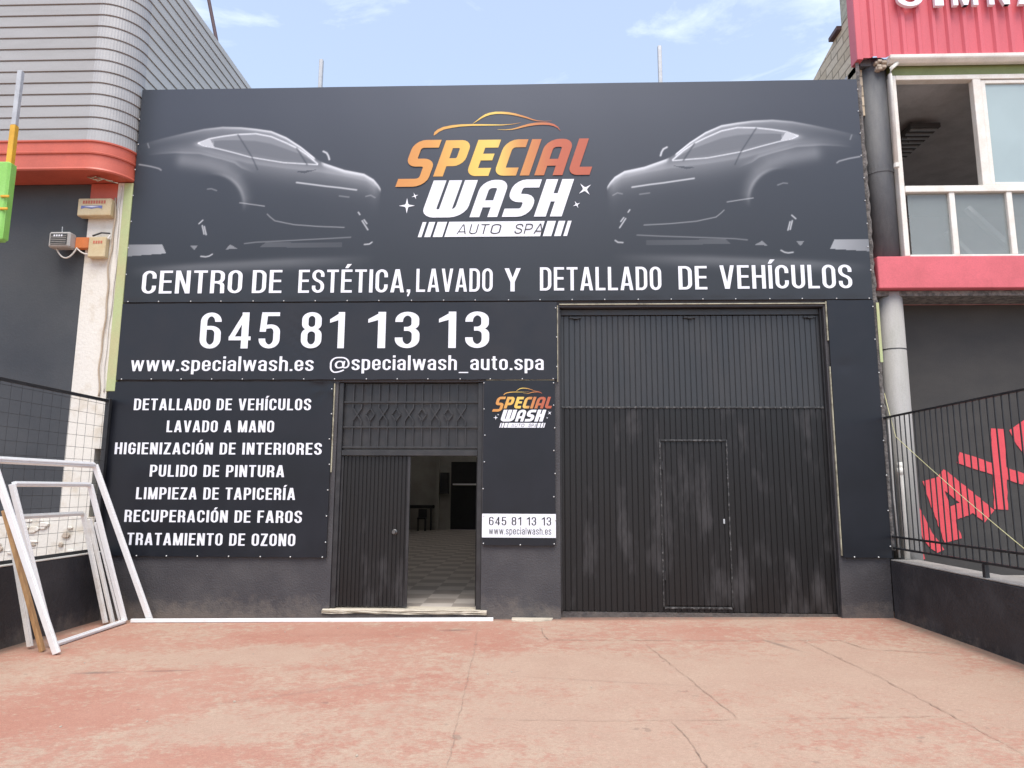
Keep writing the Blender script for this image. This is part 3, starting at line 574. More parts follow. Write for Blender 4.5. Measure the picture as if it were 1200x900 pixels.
# ================================================================== SETTING
def ground():
    xs = sorted(set([-400,-120,-60,-30,-20,-14,14,20,30,60,120,400]+[round(-12+0.4*i,2) for i in range(61)]))
    ys = sorted(set([-400,-120,-60,-30,-20,-16,30,60,120,400]+[round(-14+0.4*i,2) for i in range(71)]))
    v = [(x, y, gz(x, y) + (0 if abs(x) > 12 or abs(y) > 12 else 0.006*math.sin(x*1.3+y*.7)*math.sin(y*1.1))) for y in ys for x in xs]
    n = len(xs); f = [(j*n+i, j*n+i+1, (j+1)*n+i+1, (j+1)*n+i) for j in range(len(ys)-1) for i in range(n-1)]
    mb = MB(); mb.v = v; mb.f = f
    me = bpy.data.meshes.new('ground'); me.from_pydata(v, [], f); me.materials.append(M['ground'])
    for p in me.polygons: p.use_smooth = True
    o = bpy.data.objects.new('ground', me); COL.objects.link(o); return structure(o)
GROUND = ground(); ORG['ground'] = Vector((0,0,0))
def gy(x, y): return gz(x, y)+0.006*math.sin(x*1.3+y*.7)*math.sin(y*1.1)
def crack(pts, w, jit=0.02, step=0.06):
    P = []
    for (ax, ay), (bx, by) in zip(pts, pts[1:]):
        n = max(1, int(math.hypot(bx-ax, by-ay)/step))
        for i in range(n): P.append((ax+(bx-ax)*i/n+random.uniform(-jit, jit)*.5, ay+(by-ay)*i/n+random.uniform(-jit, jit)*.5))
    P.append(pts[-1]); mb = MB(); rows = []
    for i, (x, y) in enumerate(P):
        a = P[max(i-1,0)]; b = P[min(i+1,len(P)-1)]; d = Vector((b[0]-a[0], b[1]-a[1])).normalized(); nx, ny = -d.y, d.x
        h = w*random.uniform(.15, .75)*(0.2 if i in (0, len(P)-1) else 1)
        rows.append([(x-nx*h, y-ny*h, gy(x,y)+.009), (x+nx*h, y+ny*h, gy(x,y)+.009)])
    mb.grid(rows); o = mb.build('crack', M['crack'], GROUND); return o
crack([(.07,-.62),(.09,-.95),(.13,-1.27),(1.58,-1.28),(2.6,-1.30),(3.25,-1.31),(3.34,-1.72),(4.06,-1.96)], .008)
crack([(2.85,-1.30),(2.95,-2.78),(2.96,-3.96),(3.0,-5.6)], .006)
crack([(1.15,-1.5),(1.22,-2.03),(1.37,-3.28),(1.44,-3.9)], .005)
crack([(.96,-3.95),(.99,-4.16),(1.01,-4.9)], .006)
crack([(-.68,-.69),(-.62,-1.9),(-.59,-2.88),(-.5,-5.4)], .003)
crack([(-.4,-3.92),(.4,-3.93),(1.4,-3.9),(2.9,-3.85)], .004)
crack([(-4.4,-1.0),(-2.5,-.98),(-.68,-.95)], .004)
for i in range(44):
    x = random.uniform(-4.6, 4.2); y = random.uniform(-5.2, -.4); r = random.uniform(.004, .012)
    if i < 14: x = random.uniform(-4.8, -.8); y = random.uniform(-.16, -.06); r = random.uniform(.006, .018)
    mb = MB(); pts = [(x+r*math.cos(a)*random.uniform(.6,1.2), y+r*math.sin(a)*random.uniform(.6,1.2)) for a in (0,1.1,2.2,3.3,4.4,5.5)]
    mb.prism(pts, 'z', gy(x,y)-.002, gy(x,y)+r*.9); o = mb.build('pebble', M['pebble'], None, bevel=r*.25)
    tag(o, 'small loose crumb of mortar lying on the worn red forecourt', 'pebble', 'mortar crumbs scattered on the forecourt')

# ================================================================== CAR WASH BUILDING
B = thing('car_wash_building', 'charcoal painted car wash building with a big ribbed gate and an open doorway', 'building', (-.6, 9, 0))
mb = MB()
for x0, x1, z0, z1 in ((-5.66,-2.64,-.1,7.28), (-2.64,-.70,3.10,7.28), (-.70,.32,-.1,7.28), (.32,3.83,4.12,7.28), (3.83,4.46,-.1,7.28)):
    mb.box(x0, x1, 0, .25, z0, z1)
mb.build('front_wall', M['wall'], B)
MB().box(-5.66,-5.46,.26,18,-.1,7.2).build('side_wall', M['interior'], B)
MB().box(4.26,4.46,.26,18,-.1,7.2).build('side_wall', M['interior'], B)
mb = MB(); mb.box(-5.45,-3.25,17.8,18,-.1,7.2).box(-1.0,4.25,17.8,18,-.1,7.2).box(-3.25,-1.0,17.8,18,2.72,7.2); mb.build('rear_wall', M['interior'], B)
MB().box(-3.25,-1.0,17.86,17.94,.15,2.72).build('rear_door', M['intdark'], B)
mb = MB(); mb.bar((-3.2,17.78,1.0),(-3.2,17.78,1.87),.06,.05); mb.bar((-3.17,17.78,1.86),(-1.1,17.78,1.86),.06,.05); mb.build('door_gap_light', M['white_alu'], B)  # white bars standing in for daylight through the door gap
MB().box(-3.79,-3.66,17.55,17.79,.15,7.0).build('interior_pillar', M['interior'], B)
MB().box(-5.45,4.25,.27,17.79,.04,.15).build('interior_floor', M['tiles'], B)
mb = MB(); 
for a, b in ((-5.7,-3.9), (-2.6,1.0), (2.3,4.5)):
    za, zb = 7.28-.28*abs(a+.6)/5.1, 7.28-.28*abs(b+.6)/5.1
    p = [(a,za),(b,zb),(b,zb+.1),(a,za+.1)] if a != -2.6 else [(a,za),(-.6,7.28),(b,zb),(b,zb+.1),(-.6,7.38),(a,za+.1)]
    mb.prism(p, 'y', .26, 18.1)
for a, b in ((-3.899,-2.601), (1.001,2.299)):  # unseen translucent strips added to brighten the hall interior
    za, zb = 7.28-.28*abs(a+.6)/5.1, 7.28-.28*abs(b+.6)/5.1
    MB().prism([(a,za+.03),(b,zb+.03),(b,zb+.04),(a,za+.04)], 'y', .26, 18.1).build('added_skylight', M['added_skylight'], B); mb.build('roof', M['ceiling'], B)
MB().box(-2.72,-.62,-.05,.24,-.05,.124).build('sill_base', M['lowwall'], B, bevel=.01)
mb = MB(); mb.box(-2.72,-.62,-.075,.24,.126,.166)
st = mb.build('threshold', M['step'], B)
bm = bmesh.new(); bm.from_mesh(st.data); bmesh.ops.subdivide_edges(bm, edges=bm.edges[:], cuts=14, use_grid_fill=True)
for v in bm.verts:
    if v.co.y+9 < -.05: v.co.y += random.uniform(-.004,.035)*(1 if random.random()<.5 else .2); v.co.z += random.uniform(-.012,.002)
bm.to_mesh(st.data); bm.free()

# ---- entrance: frame, grille panel above, closed leaf, leaf folded inwards
def ribbed(x0, x1, z0, z1, y, pitch, depth, groove):
    """sheet of upright boards with V grooves, front at y, as a closed slab"""
    prof = [(x0, y)]; x = x0+pitch*.5
    while x < x1-groove:
        prof += [(x-groove/2, y), (x-groove*.15, y+depth), (x+groove*.15, y+depth), (x+groove/2, y)]; x += pitch
    prof.append((x1, y)); mb = MB()
    mb.grid([[(a, b, z0) for a, b in prof], [(a, b, z1) for a, b in prof]])
    mb.quad((x0,y,z0),(x0,y+.04,z0),(x0,y+.04,z1),(x0,y,z1)); mb.quad((x1,y,z0),(x1,y+.04,z0),(x1,y+.04,z1),(x1,y,z1))
    mb.quad((x0,y+.04,z0),(x1,y+.04,z0),(x1,y+.04,z1),(x0,y+.04,z1)); mb.quad((x0,y+.001,z1),(x1,y+.001,z1),(x1,y+.04,z1),(x0,y+.04,z1))
    return mb
mb = MB(); mb.box(-2.638,-2.575,.02,.16,.17,3.09).box(-.765,-.702,.02,.16,.17,3.09).box(-2.574,-.766,.03,.15,2.12,2.19); mb.build('door_frame', M['steel_frame'], B, bevel=.004)
leaf = ribbed(-2.57,-1.66,.185,2.115,.07,.052,.008,.014).build('door_leaf', M['steel'], B, fix=False)
mb = MB(); mb.box(-2.575,-2.545,.055,.069,.185,2.115).box(-1.69,-1.652,.055,.069,.185,2.115); mb.build('leaf_edge', M['steel_frame'], leaf, bevel=.003)
mb = MB(); c = Vector((-1.84,.055,1.13))
mb.tube([c+Vector((0,.02,0)), c, c+Vector((0,-.02,0)), c+Vector((0,-.045,0)), c+Vector((0,-.06,0))], .03, 14, radii=[.036,.036,.014,.030,.022]); mb.build('door_knob', M['knob'], leaf, smooth=False)
mb = MB()                                               # second leaf swung inside
mb.box(-.79,-.75,.17,1.06,.19,2.115); lf2 = mb.build('door_leaf', M['steel'], B, bevel=.004)
mb = MB(); mb.box(-2.574,-.766,.085,.11,2.19,3.09); tr = mb.build('transom_panel', M['steel_frame'], B)
mb = MB(); y = .052
for z in (2.23, 2.50, 2.835): mb.box(-2.574,-.766,y-.006,y+.012,z-.011,z+.011)
gr_rails = mb.build('grille_rail', M['steel_frame'], tr, bevel=.002)
xs = [-2.445+.1165*i for i in range(14)]
mb = MB()
for x in xs:
    mb.box(x-.007,x+.007,y-.002,y+.012,2.25,2.488); mb.box(x-.007,x+.007,y-.002,y+.012,2.848,3.08)
for i in range(0, 14, 2):
    x0, x1 = xs[i], xs[i+1]
    b = lambda p, q: mb.bar((p[0],y+.004,p[1]),(q[0],y+.004,q[1]),.017,.017,(0,1,0))
    if (i//2) % 1 == 0:
        pass
for i in range(5):                                      # crosses and diamonds by turns
    cx = -2.39+.3495*i*1.0
    for sx in (-1, 1):
        mb.bar((cx+sx*.058,y+.004,2.81),(cx+sx*.058,y+.004,2.755),.017,.017,(0,1,0)); mb.bar((cx+sx*.058,y+.004,2.585),(cx+sx*.058,y+.004,2.52),.017,.017,(0,1,0))
    mb.bar((cx-.058,y+.004,2.757),(cx+.058,y+.004,2.583),.017,.017,(0,1,0)); mb.bar((cx+.058,y+.001,2.757),(cx-.058,y+.001,2.583),.017,.017,(0,1,0))
    if i < 4:
        d = cx+.17475
        for a, bb in (((d,2.755),(d+.06,2.67)), ((d+.06,2.67),(d,2.585)), ((d,2.585),(d-.06,2.67)), ((d-.06,2.67),(d,2.755))):
            mb.bar((a[0],y+.004,a[1]),(bb[0],y+.004,bb[1]),.017,.017,(0,1,0))
        mb.bar((d,y+.004,2.82),(d,y+.004,2.755),.011,.011,(0,1,0)); mb.bar((d,y+.004,2.585),(d,y+.004,2.515),.011,.011,(0,1,0))
mb.build('grille', M['steel_frame'], tr)

# ---- big gate
G0 = ribbed(.345,3.805,.155,2.755,.10,.0735,.009,.014).build('garage_gate', M['steel'], B, fix=False)
ribbed(.345,3.805,2.785,4.02,.11,.0735,.009,.015).build('upper_panel', M['steel_upper'], G0, fix=False)
mb = MB(); mb.box(.345,3.805,.088,.12,2.757,2.783); mb.build('middle_rail', M['worn_edge'], G0, bevel=.004)
mb = MB(); mb.box(.322,.344,.06,.2,.15,4.11).box(3.806,3.828,.06,.2,.15,4.11).box(.345,3.805,.09,.2,4.03,4.11); mb.build('gate_frame', M['steel_frame'], G0, bevel=.003)
MB().box(.32,3.83,.09,.24,.05,.145).build('gate_sill', M['lowwall'], G0)
wk = ribbed(1.665,2.475,.24,2.285,.078,.0735,.008,.013).build('wicket_door', M['steel'], G0, fix=False)
mb = MB()
for x0, x1, z0, z1 in ((1.625,1.645,.21,2.345), (2.495,2.515,.21,2.345), (1.646,2.494,2.322,2.345), (1.646,2.494,.19,.215)): mb.box(x0,x1,.082,.099,z0,z1)
mb.build('wicket_frame', M['worn_edge'], G0, bevel=.003)
mb = MB(); mb.box(2.418,2.440,.062,.077,1.26,1.32); mb.build('wicket_handle', M['galv'], G0, bevel=.003)
for x in (.46, 2.0, 3.6):
    mb = MB(); mb.box(x,x+.16,.085,.109,3.985,4.012).box(x+.05,x+.12,.07,.084,3.975,4.0); mb.build('hinge', M['black'], G0, bevel=.003)
for x in (1.62, 1.62):
    pass
for z in (.55, 1.95):
    mb = MB(); mb.tube([(1.655,.076,z),(1.655,.076,z+.11)], .011, 8); mb.build('wicket_hinge', M['steel_frame'], G0)
# timber/metal battens round the openings, seen as pale edges beside the panels
mb = MB(); mb.box(.32,3.86,-.025,-.003,4.15,4.162); mb.build('gate_batten', M['trim'], B)

# ================================================================== SIGN PANELS on the facade
EYE = None
def eyelets(parent, pts, y):
    global EYE
    for x, z in pts:
        if EYE is None:
            mb = MB(); mb.tube([(0,0.004,0),(0,-.004,0),(0,-.008,0)], .012, 8, radii=[.0085,.0085,.004])
            EYE = bpy.data.meshes.new('eyelet'); EYE.from_pydata(mb.v, [], mb.f); EYE.materials.append(M['eyelet'])
        o = bpy.data.objects.new('eyelet', EYE); COL.objects.link(o); o.parent = parent
        o.location = Vector((x+random.uniform(-.01,.01), y, z))-ORG[parent.name]
def line(a, b, n): return [(a[0]+(b[0]-a[0])*i/(n-1), a[1]+(b[1]-a[1])*i/(n-1)) for i in range(n)]
def sheet(parent, x0, x1, z0, z1, y, m, sag=.006, seed=0, wr=None):
    """stretched vinyl: slight waves between the eyelets, turned back at the edges over a batten frame"""
    nx = max(8, int((x1-x0)/.05)); nz = max(8, int((z1-z0)/.05)); rows = []
    for j in range(nz+1):
        row = []
        for i in range(nx+1):
            u, w = i/nx, j/nz; x = x0+(x1-x0)*u; z = z0+(z1-z0)*w
            e = min(1, min(u, 1-u)*(x1-x0)/.25)*min(1, min(w, 1-w)*(z1-z0)/.25)
            d = sag*(math.sin(x*2.1+seed)*math.sin(z*1.7+seed*2)+.4*math.sin(x*5.3+seed*3+z*1.9))*e
            # pull between the fixings: edges scallop slightly
            ex = 0.006*abs(math.sin(math.pi*x/.44))*(1 if w in (0, 1) else 0)
            if wr: d += wr(x, z)
            row.append((x, y+d, z+(ex if w == 0 else -ex if w == 1 else 0)))
        rows.append(row)
    mb = MB(); mb.grid(rows)
    o = mb.build('vinyl_sheet', m, parent, smooth=True, fix=False)
    mb = MB(); e = .012
    mb.box(x0+.004,x1-.004,y+.012,-.003,z0+.008,z0+.05).box(x0+.004,x1-.004,y+.012,-.003,z1-.05,z1-.008).box(x0+.004,x0+.045,y+.012,-.003,z0+.051,z1-.051).box(x1-.045,x1-.004,y+.012,-.003,z0+.051,z1-.051)
    mb.build('batten_frame', M['black'], parent)
    return o

# ---- the printed picture of the big banner: two silver coupes fading into a dark studio
def paint(x, z):
    """linear print colour at arrays x, z"""
    def lerp(a, b, t): return a+(b-a)*t
    t = np.clip((z-4.2)/3.15, 0, 1); cx = np.exp(-((x+.6)/3.4)**2)
    g = lerp(.022, .052, np.clip((t-.1)/.8, 0, 1))*(.80+.45*cx*t)
    base = np.stack([g*.88, g*1.0, g*1.24*(1+.08*t)], -1)
    base *= (1-.6*np.exp(-((x+5.66)/.22)**2)*np.clip((z-5.0)/.8, 0, 1))[..., None]
    lum = np.zeros_like(x); dark = np.zeros_like(x)
    mirror = sum(p[0] for p in ART['tips'])     # tip of the left bonnet + tip of the right one
    for side in (0, 1):
        X = x if side == 0 else mirror-x
        def crv(key, amp, up, dn, ends=(.06,.06), a=None):
            nonlocal lum
            p = np.array(ART[key]) if isinstance(key, str) else np.array(key); zc = np.interp(X, p[:,0], p[:,1]); d = z-zc
            w = np.clip((X-p[0,0]+.001)/ends[0], 0, 1)*np.clip((p[-1,0]-X+.001)/ends[1], 0, 1)
            k = amp if a is None else np.interp(X, p[:,0], np.array(a))
            lum = lum+k*w*np.exp(-np.where(d > 0, d/up, d/dn)**2)
        def dist(key):
            p = np.array(ART[key]) if isinstance(key, str) else np.array(key); best = np.full(x.shape, 9e9)
            for a, b in zip(p[:-1], p[1:]):
                ab = b-a; t = np.clip(((X-a[0])*ab[0]+(z-a[1])*ab[1])/(ab@ab), 0, 1)
                best = np.minimum(best, np.hypot(X-a[0]-t*ab[0], z-a[1]-t*ab[1]))
            return best
        def inside(poly):
            p = np.array(poly); r = np.zeros(x.shape, bool); j = len(p)-1
            for i in range(len(p)):
                c = ((p[i,1] > z) != (p[j,1] > z)) & (X < (p[j,0]-p[i,0])*(z-p[i,1])/(p[j,1]-p[i,1]+1e-12)+p[i,0]); r ^= c; j = i
            return r
        def soft(key, amp, s):
            nonlocal lum
            lum = lum+amp*np.exp(-(dist(key)/s)**2)
        n = len(ART['roof'])
        top = np.array(ART['roof']+ART['hood'][1:]); zt_ = np.interp(X, top[:,0], top[:,1]); bl = np.array(ART['body']); zs = np.interp(X, bl[:,0], bl[:,1])
        xa, xe = top[0,0], top[-1,0]
        fx = np.clip((X-xa-.05)/1.0, 0, 1)**1.3*np.clip((xe-X)/.10, 0, 1)
        up_ = .085+.11*np.clip((X-xa)/2.2, 0, 1)                       # flank between roof line and shoulder
        bodyl = np.where(z > zs, up_, up_*np.exp(-(np.maximum(zs-z, 0)/.155)**1.35))*fx
        bodyl = bodyl/(1+np.exp((z-zt_)/.006))
        crease = .10*np.exp(-((z-zs-.01)/np.where(z > zs, .06, .02))**2)*fx
        lum = lum+bodyl+crease
        crv('roof', 0, .012, .06, (.25,.03), np.linspace(.02, .20, n))
        crv('roof', 0, .008, .020, (.8,.03), [0,0,.04,.10,.2,.32,.44,.56,.64,.72,.80,.85])
        crv('shoulder', .16, .040, .010, (.5,.3))
        crv('hood', .70, .008, .034, (.05,.02)); crv('hood', .12, .01, .12, (.1,.1))
        soft('haunch', .16, .10)
        cxx, czz = ART['archc'][0]; ra = ART['archc'][1][1]-czz; rb = ART['archc'][2][0]-cxx
        q = np.hypot((X-cxx)/rb, (z-czz)/ra); am = 1/(1+np.exp((q-1)/.025)); lum = lum*(1-am*.97)
        lum = lum+.20*np.exp(-((q-1.03)/.05)**2)*np.clip((X-cxx)/rb+.1, 0, 1)*np.clip((z-czz)/ra+.15, 0, 1)
        wp = ART['wtop']+ART['wbot'][::-1]; ins = inside(wp); dw = np.minimum(dist('wtop'), dist('wbot'))
        zt = np.interp(X, [p[0] for p in ART['wtop']], [p[1] for p in ART['wtop']]); zb = np.interp(X, [p[0] for p in ART['wbot']], [p[1] for p in ART['wbot']])
        hh = np.clip((z-zb)/np.maximum(zt-zb, .02), 0, 1)
        glass = .15+.13*np.clip((hh-.66)/.08, 0, 1)+.04*np.clip((.18-hh)/.1, 0, 1)
        lum = np.where(ins, glass*np.clip(dw/.02, 0, 1)+lum*.05, lum)
        lum = lum+.85*np.exp(-(dist('wtop')/.011)**2)+.78*np.exp(-(dist('wbot')/.009)**2)
        tip = np.array(ART['wtop'][0]); lum = lum+.65*np.exp(-(((X-tip[0]-.10)/.11)**2+((z-tip[1]+.012)/.036)**2))*(X < tip[0]+.22)
        wedge = ins & (X < tip[0]+.155+(zt-z)*.55)
        lum = np.where(wedge, .75, lum)
        for key, w in (('bpil',.012), ('apil',.014)): lum = lum*(1-.75*np.exp(-(dist(key)/w)**2))
        lum = lum*(1-.8*inside(ART['handle']))
        soft('mirror', .9, .011); soft('vent', .70, .010); soft('sill1', .40, .007); soft('sill2', .32, .007); soft('sill3', .22, .008)
        for key in ('w1','w2','w3','w4','w5','w6','w7','w8'): soft(key, .75, .008)
        for key in ('w9','fa','fb','tail2'): soft(key, .22, .009)
        soft('tail1', .35, .010)
        x0 = ART['fl1'][0][0]; lum = np.where(inside(ART['fl1']), np.maximum(lum, .22+.28*np.clip((X-x0)/.6, 0, 1)), lum)
        lum = np.where(inside(ART['fl2']), lum+.06*np.clip(1-(X-ART['fl2'][0][0])/1.5, 0, 1)+.03, lum)
        for key in ('tri1','tri2'): lum = np.where(inside(ART[key]), lum+.28, lum)
        crv('streak', .12, .05, .09, (.8,1.2))
    lum = lum*.62
    col = base+lum[..., None]*np.array([.92,.94,.96])
    return np.clip(col, 0, .85)
def printed_sheet(parent, x0, x1, z0, z1, y, step):
    nx, nz = int((x1-x0)/step), int((z1-z0)/step)
    X, Z = np.meshgrid(np.linspace(x0, x1, nx+1), np.linspace(z0, z1, nz+1))
    Y = y+.0018*np.sin(X*1.9)*np.sin(Z*2.3)+.0008*np.sin(X*6.1+Z*3)
    Y += .012*np.exp(-((Z-z0)/.05)**2)*np.abs(np.sin(np.pi*X/.44))*.4
    o0 = ORG[parent.name]; co = np.stack([X-o0.x, Y-o0.y, Z-o0.z], -1).reshape(-1, 3)
    i = np.arange(nx)[None, :]+np.arange(nz)[:, None]*(nx+1); f = np.stack([i, i+1, i+nx+2, i+nx+1], -1).reshape(-1, 4)
    me = bpy.data.meshes.new('vinyl_sheet'); me.vertices.add(len(co)); me.vertices.foreach_set('co', co.ravel())
    me.loops.add(f.size); me.loops.foreach_set('vertex_index', f.ravel()); me.polygons.add(len(f))
    me.polygons.foreach_set('loop_start', np.arange(0, f.size, 4)); me.polygons.foreach_set('use_smooth', np.ones(len(f), bool)); me.update(calc_edges=True)
    ca = me.color_attributes.new('print', 'FLOAT_COLOR', 'POINT')
    c = paint(X, Z).reshape(-1, 3); ca.data.foreach_set('color', np.concatenate([c, np.ones((len(c), 1))], 1).astype(np.float32).ravel())
    me.materials.append(M['print']); o = bpy.data.objects.new('vinyl_sheet', me); COL.objects.link(o); o.parent = parent; return o

SB = thing('main_banner', 'huge dark banner along the facade top with two silver coupes and a gold emblem', 'banner', (-.6, -.03, 4.2))
printed_sheet(SB, -5.66, 4.47, 4.205, 7.355, -.045, .0100)
mb = MB(); mb.box(-5.655,4.465,-.028,-.003,4.215,4.26).box(-5.655,4.465,-.028,-.003,7.29,7.345).box(-5.655,-5.61,-.028,-.003,4.261,7.289).box(4.42,4.465,-.028,-.003,4.261,7.289); mb.build('batten_frame', M['black'], SB)
PW = M['print_white']; yb = -.0500
for txt, x0, x1, z in (('CENTRO', -5.42, -4.02, 4.325), ('DE', -3.88, -3.47, 4.325), ('ESTÉTICA,', -3.24, -1.70, 4.325), ('LAVADO', -1.62, -.58, 4.33), ('Y', -.42, -.20, 4.33), ('DETALLADO', .06, 1.69, 4.34), ('DE', 1.92, 2.30, 4.345), ('VEHÍCULOS', 2.47, 4.21, 4.352)):
    lettering(SB, txt, x0, x1, z, .325, yb, PW, s=.126, h=.102, gap=.10)
logo(SB, LCX, LCZ, -.0500, 1.0)
eyelets(SB, line((-5.6,4.212),(4.42,4.212),24)+line((-5.655,4.6),(-5.655,6.9),7)+line((4.462,4.6),(4.462,7.2),9), -.05)

PB = thing('phone_banner', 'black vinyl banner with a big white phone number above the doorway', 'banner', (-2.7, -.03, 3.1))
def wr_phone(x, z):
    w = 0
    for cx, cz, s in ((-3.98,3.72,.22), (-3.22,3.78,.2), (-3.05,3.62,.2)):
        g = math.exp(-(((x-cx)/s)**2+((z-cz)/.26)**2)); w += .006*g*(1+math.sin((x*.8+z*1.0)*42))
    return w
sheet(PB, -5.72, .285, 3.125, 4.19, -.04, M['banner'], .0014, 1.3, wr_phone)
for txt, x0, x1 in (('645', -4.56, -3.46), ('81', -3.17, -2.58), ('13', -2.26, -1.56), ('13', -1.30, -.62)):
    lettering(PB, txt, x0, x1, 3.555, .50, -.0435, PW, gap=.17, s=.138, h=.105)
lettering(PB, 'www.specialwash.es', -5.48, -2.98, 3.245, .20, -.0435, PW, gap=.10, s=.128, h=.11)
lettering(PB, '@specialwash_auto.spa', -2.76, .11, 3.255, .20, -.0435, PW, gap=.10, s=.128, h=.11)
eyelets(PB, line((-5.6,3.135),(.24,3.135),15)+line((.275,3.3),(.275,4.1),3), -.046)
MB().box(.29,.300,-.02,-.003,3.10,4.14).build('edge_batten', M['trim'], PB)

VB = thing('services_banner', 'navy black banner listing seven car care services in white capitals', 'banner', (-4.2, -.03, .8))
def wr_corner(x, z):
    d = math.hypot(x+2.72, z-3.08); return -.012*math.exp(-(d/.22)**2)*math.sin(math.atan2(z-3.08, x+2.72)*9)
sheet(VB, -5.76, -2.70, .80, 3.10, -.04, M['banner_side'], .0014, 2.7, wr_corner)
for i, (txt, x0, x1) in enumerate((('DETALLADO DE VEHÍCULOS', -5.39, -2.99), ('LAVADO A MANO', -4.92, -3.47), ('HIGIENIZACIÓN DE INTERIORES', -5.60, -2.82), ('PULIDO DE PINTURA', -5.10, -3.30), ('LIMPIEZA DE TAPICERÍA', -5.26, -3.14), ('RECUPERACIÓN DE FAROS', -5.39, -3.04), ('TRATAMIENTO DE OZONO', -5.33, -3.11))):
    lettering(VB, txt, x0, x1, 2.715-.2945*i, .155, -.0435, PW, gap=.11, word=.30)
eyelets(VB, line((-5.6,.812),(-2.75,.812),8)+line((-2.715,1.0),(-2.715,3.0),7), -.046)
MB().box(-2.697,-2.682,-.02,-.003,1.9,3.08).build('edge_batten', M['trim'], VB)

KB = thing('pillar_banner', 'narrow black banner with a small gold emblem on the pier beside the open doorway', 'banner', (-.2, -.03, .97))
sheet(KB, -.685, .255, .972, 3.115, -.04, M['banner_side'], .0012, 4.1)
logo(KB, -.19, 2.745, -.0435, .288)
st = MB(); st.box(-.69,.26,-.046,-.043,1.075,1.375); st.build('white_strip', M['print_white'], KB)
lettering(KB, '645 81 13 13', -.60, .20, 1.23, .105, -.0475, M['print_black'], gap=.15, word=.36, s=.11, h=.09)
lettering(KB, 'www.specialwash.es', -.60, .20, 1.115, .088, -.0475, M['print_black'], gap=.15, s=.10, h=.09)
eyelets(KB, line((-.675,1.0),(-.675,3.08),7)+line((.245,1.0),(.245,3.08),8)+[(-.2,.985)], -.046)
MB().box(-.66,.25,-.022,-.003,3.118,3.130).build('edge_batten', M['trim'], KB)

RB = thing('blank_panel', 'blank dark panel with a small dent to the right of the big gate', 'panel', (4.17, -.03, .84))
def wr_dent(x, z): return .008*math.exp(-(((x-4.03)/.05)**2+((z-3.3)/.04)**2))+.004*math.exp(-(((x-4.1)/.2)**2+((z-3.32)/.1)**2))
sheet(RB, 3.87, 4.475, .852, 4.195, -.04, M['banner_side'], .003, 5.2, wr_dent)
eyelets(RB, line((4.467,1.0),(4.467,4.1),8)+[(4.0,.865),(4.3,.865)], -.046)
mb = MB(); mb.box(3.855,3.867,-.03,-.003,.88,3.3).box(3.853,3.867,-.03,-.003,3.65,4.18); mb.build('edge_batten', M['trim'], RB)

# ================================================================== LEFT BUILDING: sheet metal upper storey with a rounded corner
LB = thing('sheet_metal_building', 'neighbouring building with pale grey ribbed metal cladding, rounded corner and red fascia', 'building', (-9, 3, 0))
def cladpath(off, x_end=-13.0, ripple=0.0, part='all'):
    """outline seen from above, pushed outwards by off: front, rounded corner, side"""
    r = .47+off; P = []
    if part in ('all', 'front'): P += [(x_end, -.42-off), (-9, -.42-off), (-6.15, -.42-off)]
    if part in ('all', 'curve'):
        for i in range(61):
            a = -90+90*i/60; rr = r+(ripple*math.cos(i*math.pi/1.5) if ripple else 0)
            P.append((-6.15+rr*math.cos(math.radians(a)), .05+rr*math.sin(math.radians(a))))
    if part in ('all', 'side'): P += [(-5.68+off, .05), (-5.68+off, 4), (-5.68+off, 13)]
    return P
def ribs(z0, z1, pitch, lip, phase=0.0):
    """upright section of lapped sheets: each course leans out a little and ends in a shadow lip"""
    out = []; z = z0
    while z < z1-1e-6:
        t = min(z+pitch, z1); out += [(z+.001, lip), (z+pitch*.16, lip*.92), (min(z+pitch*.88, t), lip*.45), (min(z+pitch*.91, t), 0.0), (min(t, z+pitch*.99), -.004)]; z += pitch
    return out
for nm, part, m, rip in (('front_cladding','front','clad',0), ('corner_cladding','curve','clad_curve',.0015), ('side_cladding','side','clad_side_lit',0)):
    prof = ribs(6.40, 9.62, .172, .019); mb = MB()
    mb.grid([[(x, y, z) for x, y in cladpath(o-.02, ripple=rip, part=part)] for z, o in prof])
    mb.build(nm, M[m], LB, fix=False)
mb = MB()
fas = [(5.955,-.06),(5.955,.012),(5.975,.022),(6.0,.012),(6.10,.006),(6.19,.004),(6.195,.022),(6.215,.026),(6.23,.006),(6.36,.002),(6.372,.020),(6.392,.020),(6.398,-.03)]
mb.grid([[(x, y, z) for x, y in cladpath(o)] for z, o in fas]); mb.build('fascia', M['red'], LB, fix=False)
sof = cladpath(-.055); mb = MB(); mb.quad(*([(x, y, 5.962) for x, y in sof if y < .06]+[(-5.74,.05,5.962),(-13,.05,5.962)])); mb.build('soffit', M['red'], LB)
mb = MB(); mb.box(-13,-6.31,.03,.25,-.1,5.955); mb.build('front_wall', M['greywall'], LB)
mb = MB(); mb.box(-6.30,-5.90,0,.25,1.3,5.44); mb.build('pilaster', M['plaster'], LB)
mb = MB(); mb.box(-6.30,-5.90,-.003,.25,5.45,5.95); mb.build('pilaster_head', M['red'], LB)
mb = MB(); mb.box(-5.899,-5.80,-.02,.25,2.2,5.95); mb.build('corner_render', M['plaster'], LB)
mb = MB(); mb.box(-5.799,-5.672,-.045,.02,2.97,5.94); mb.build('corner_trim', M['green'], LB, bevel=.006)
mb = MB(); mb.box(-13,-5.80,-.01,.028,-.1,1.30); o = mb.build('masonry_base', M['plaster'], LB)
MB().box(-13,-5.70,.26,13,6.2,9.55).build('storey_core', M['clad'], LB)
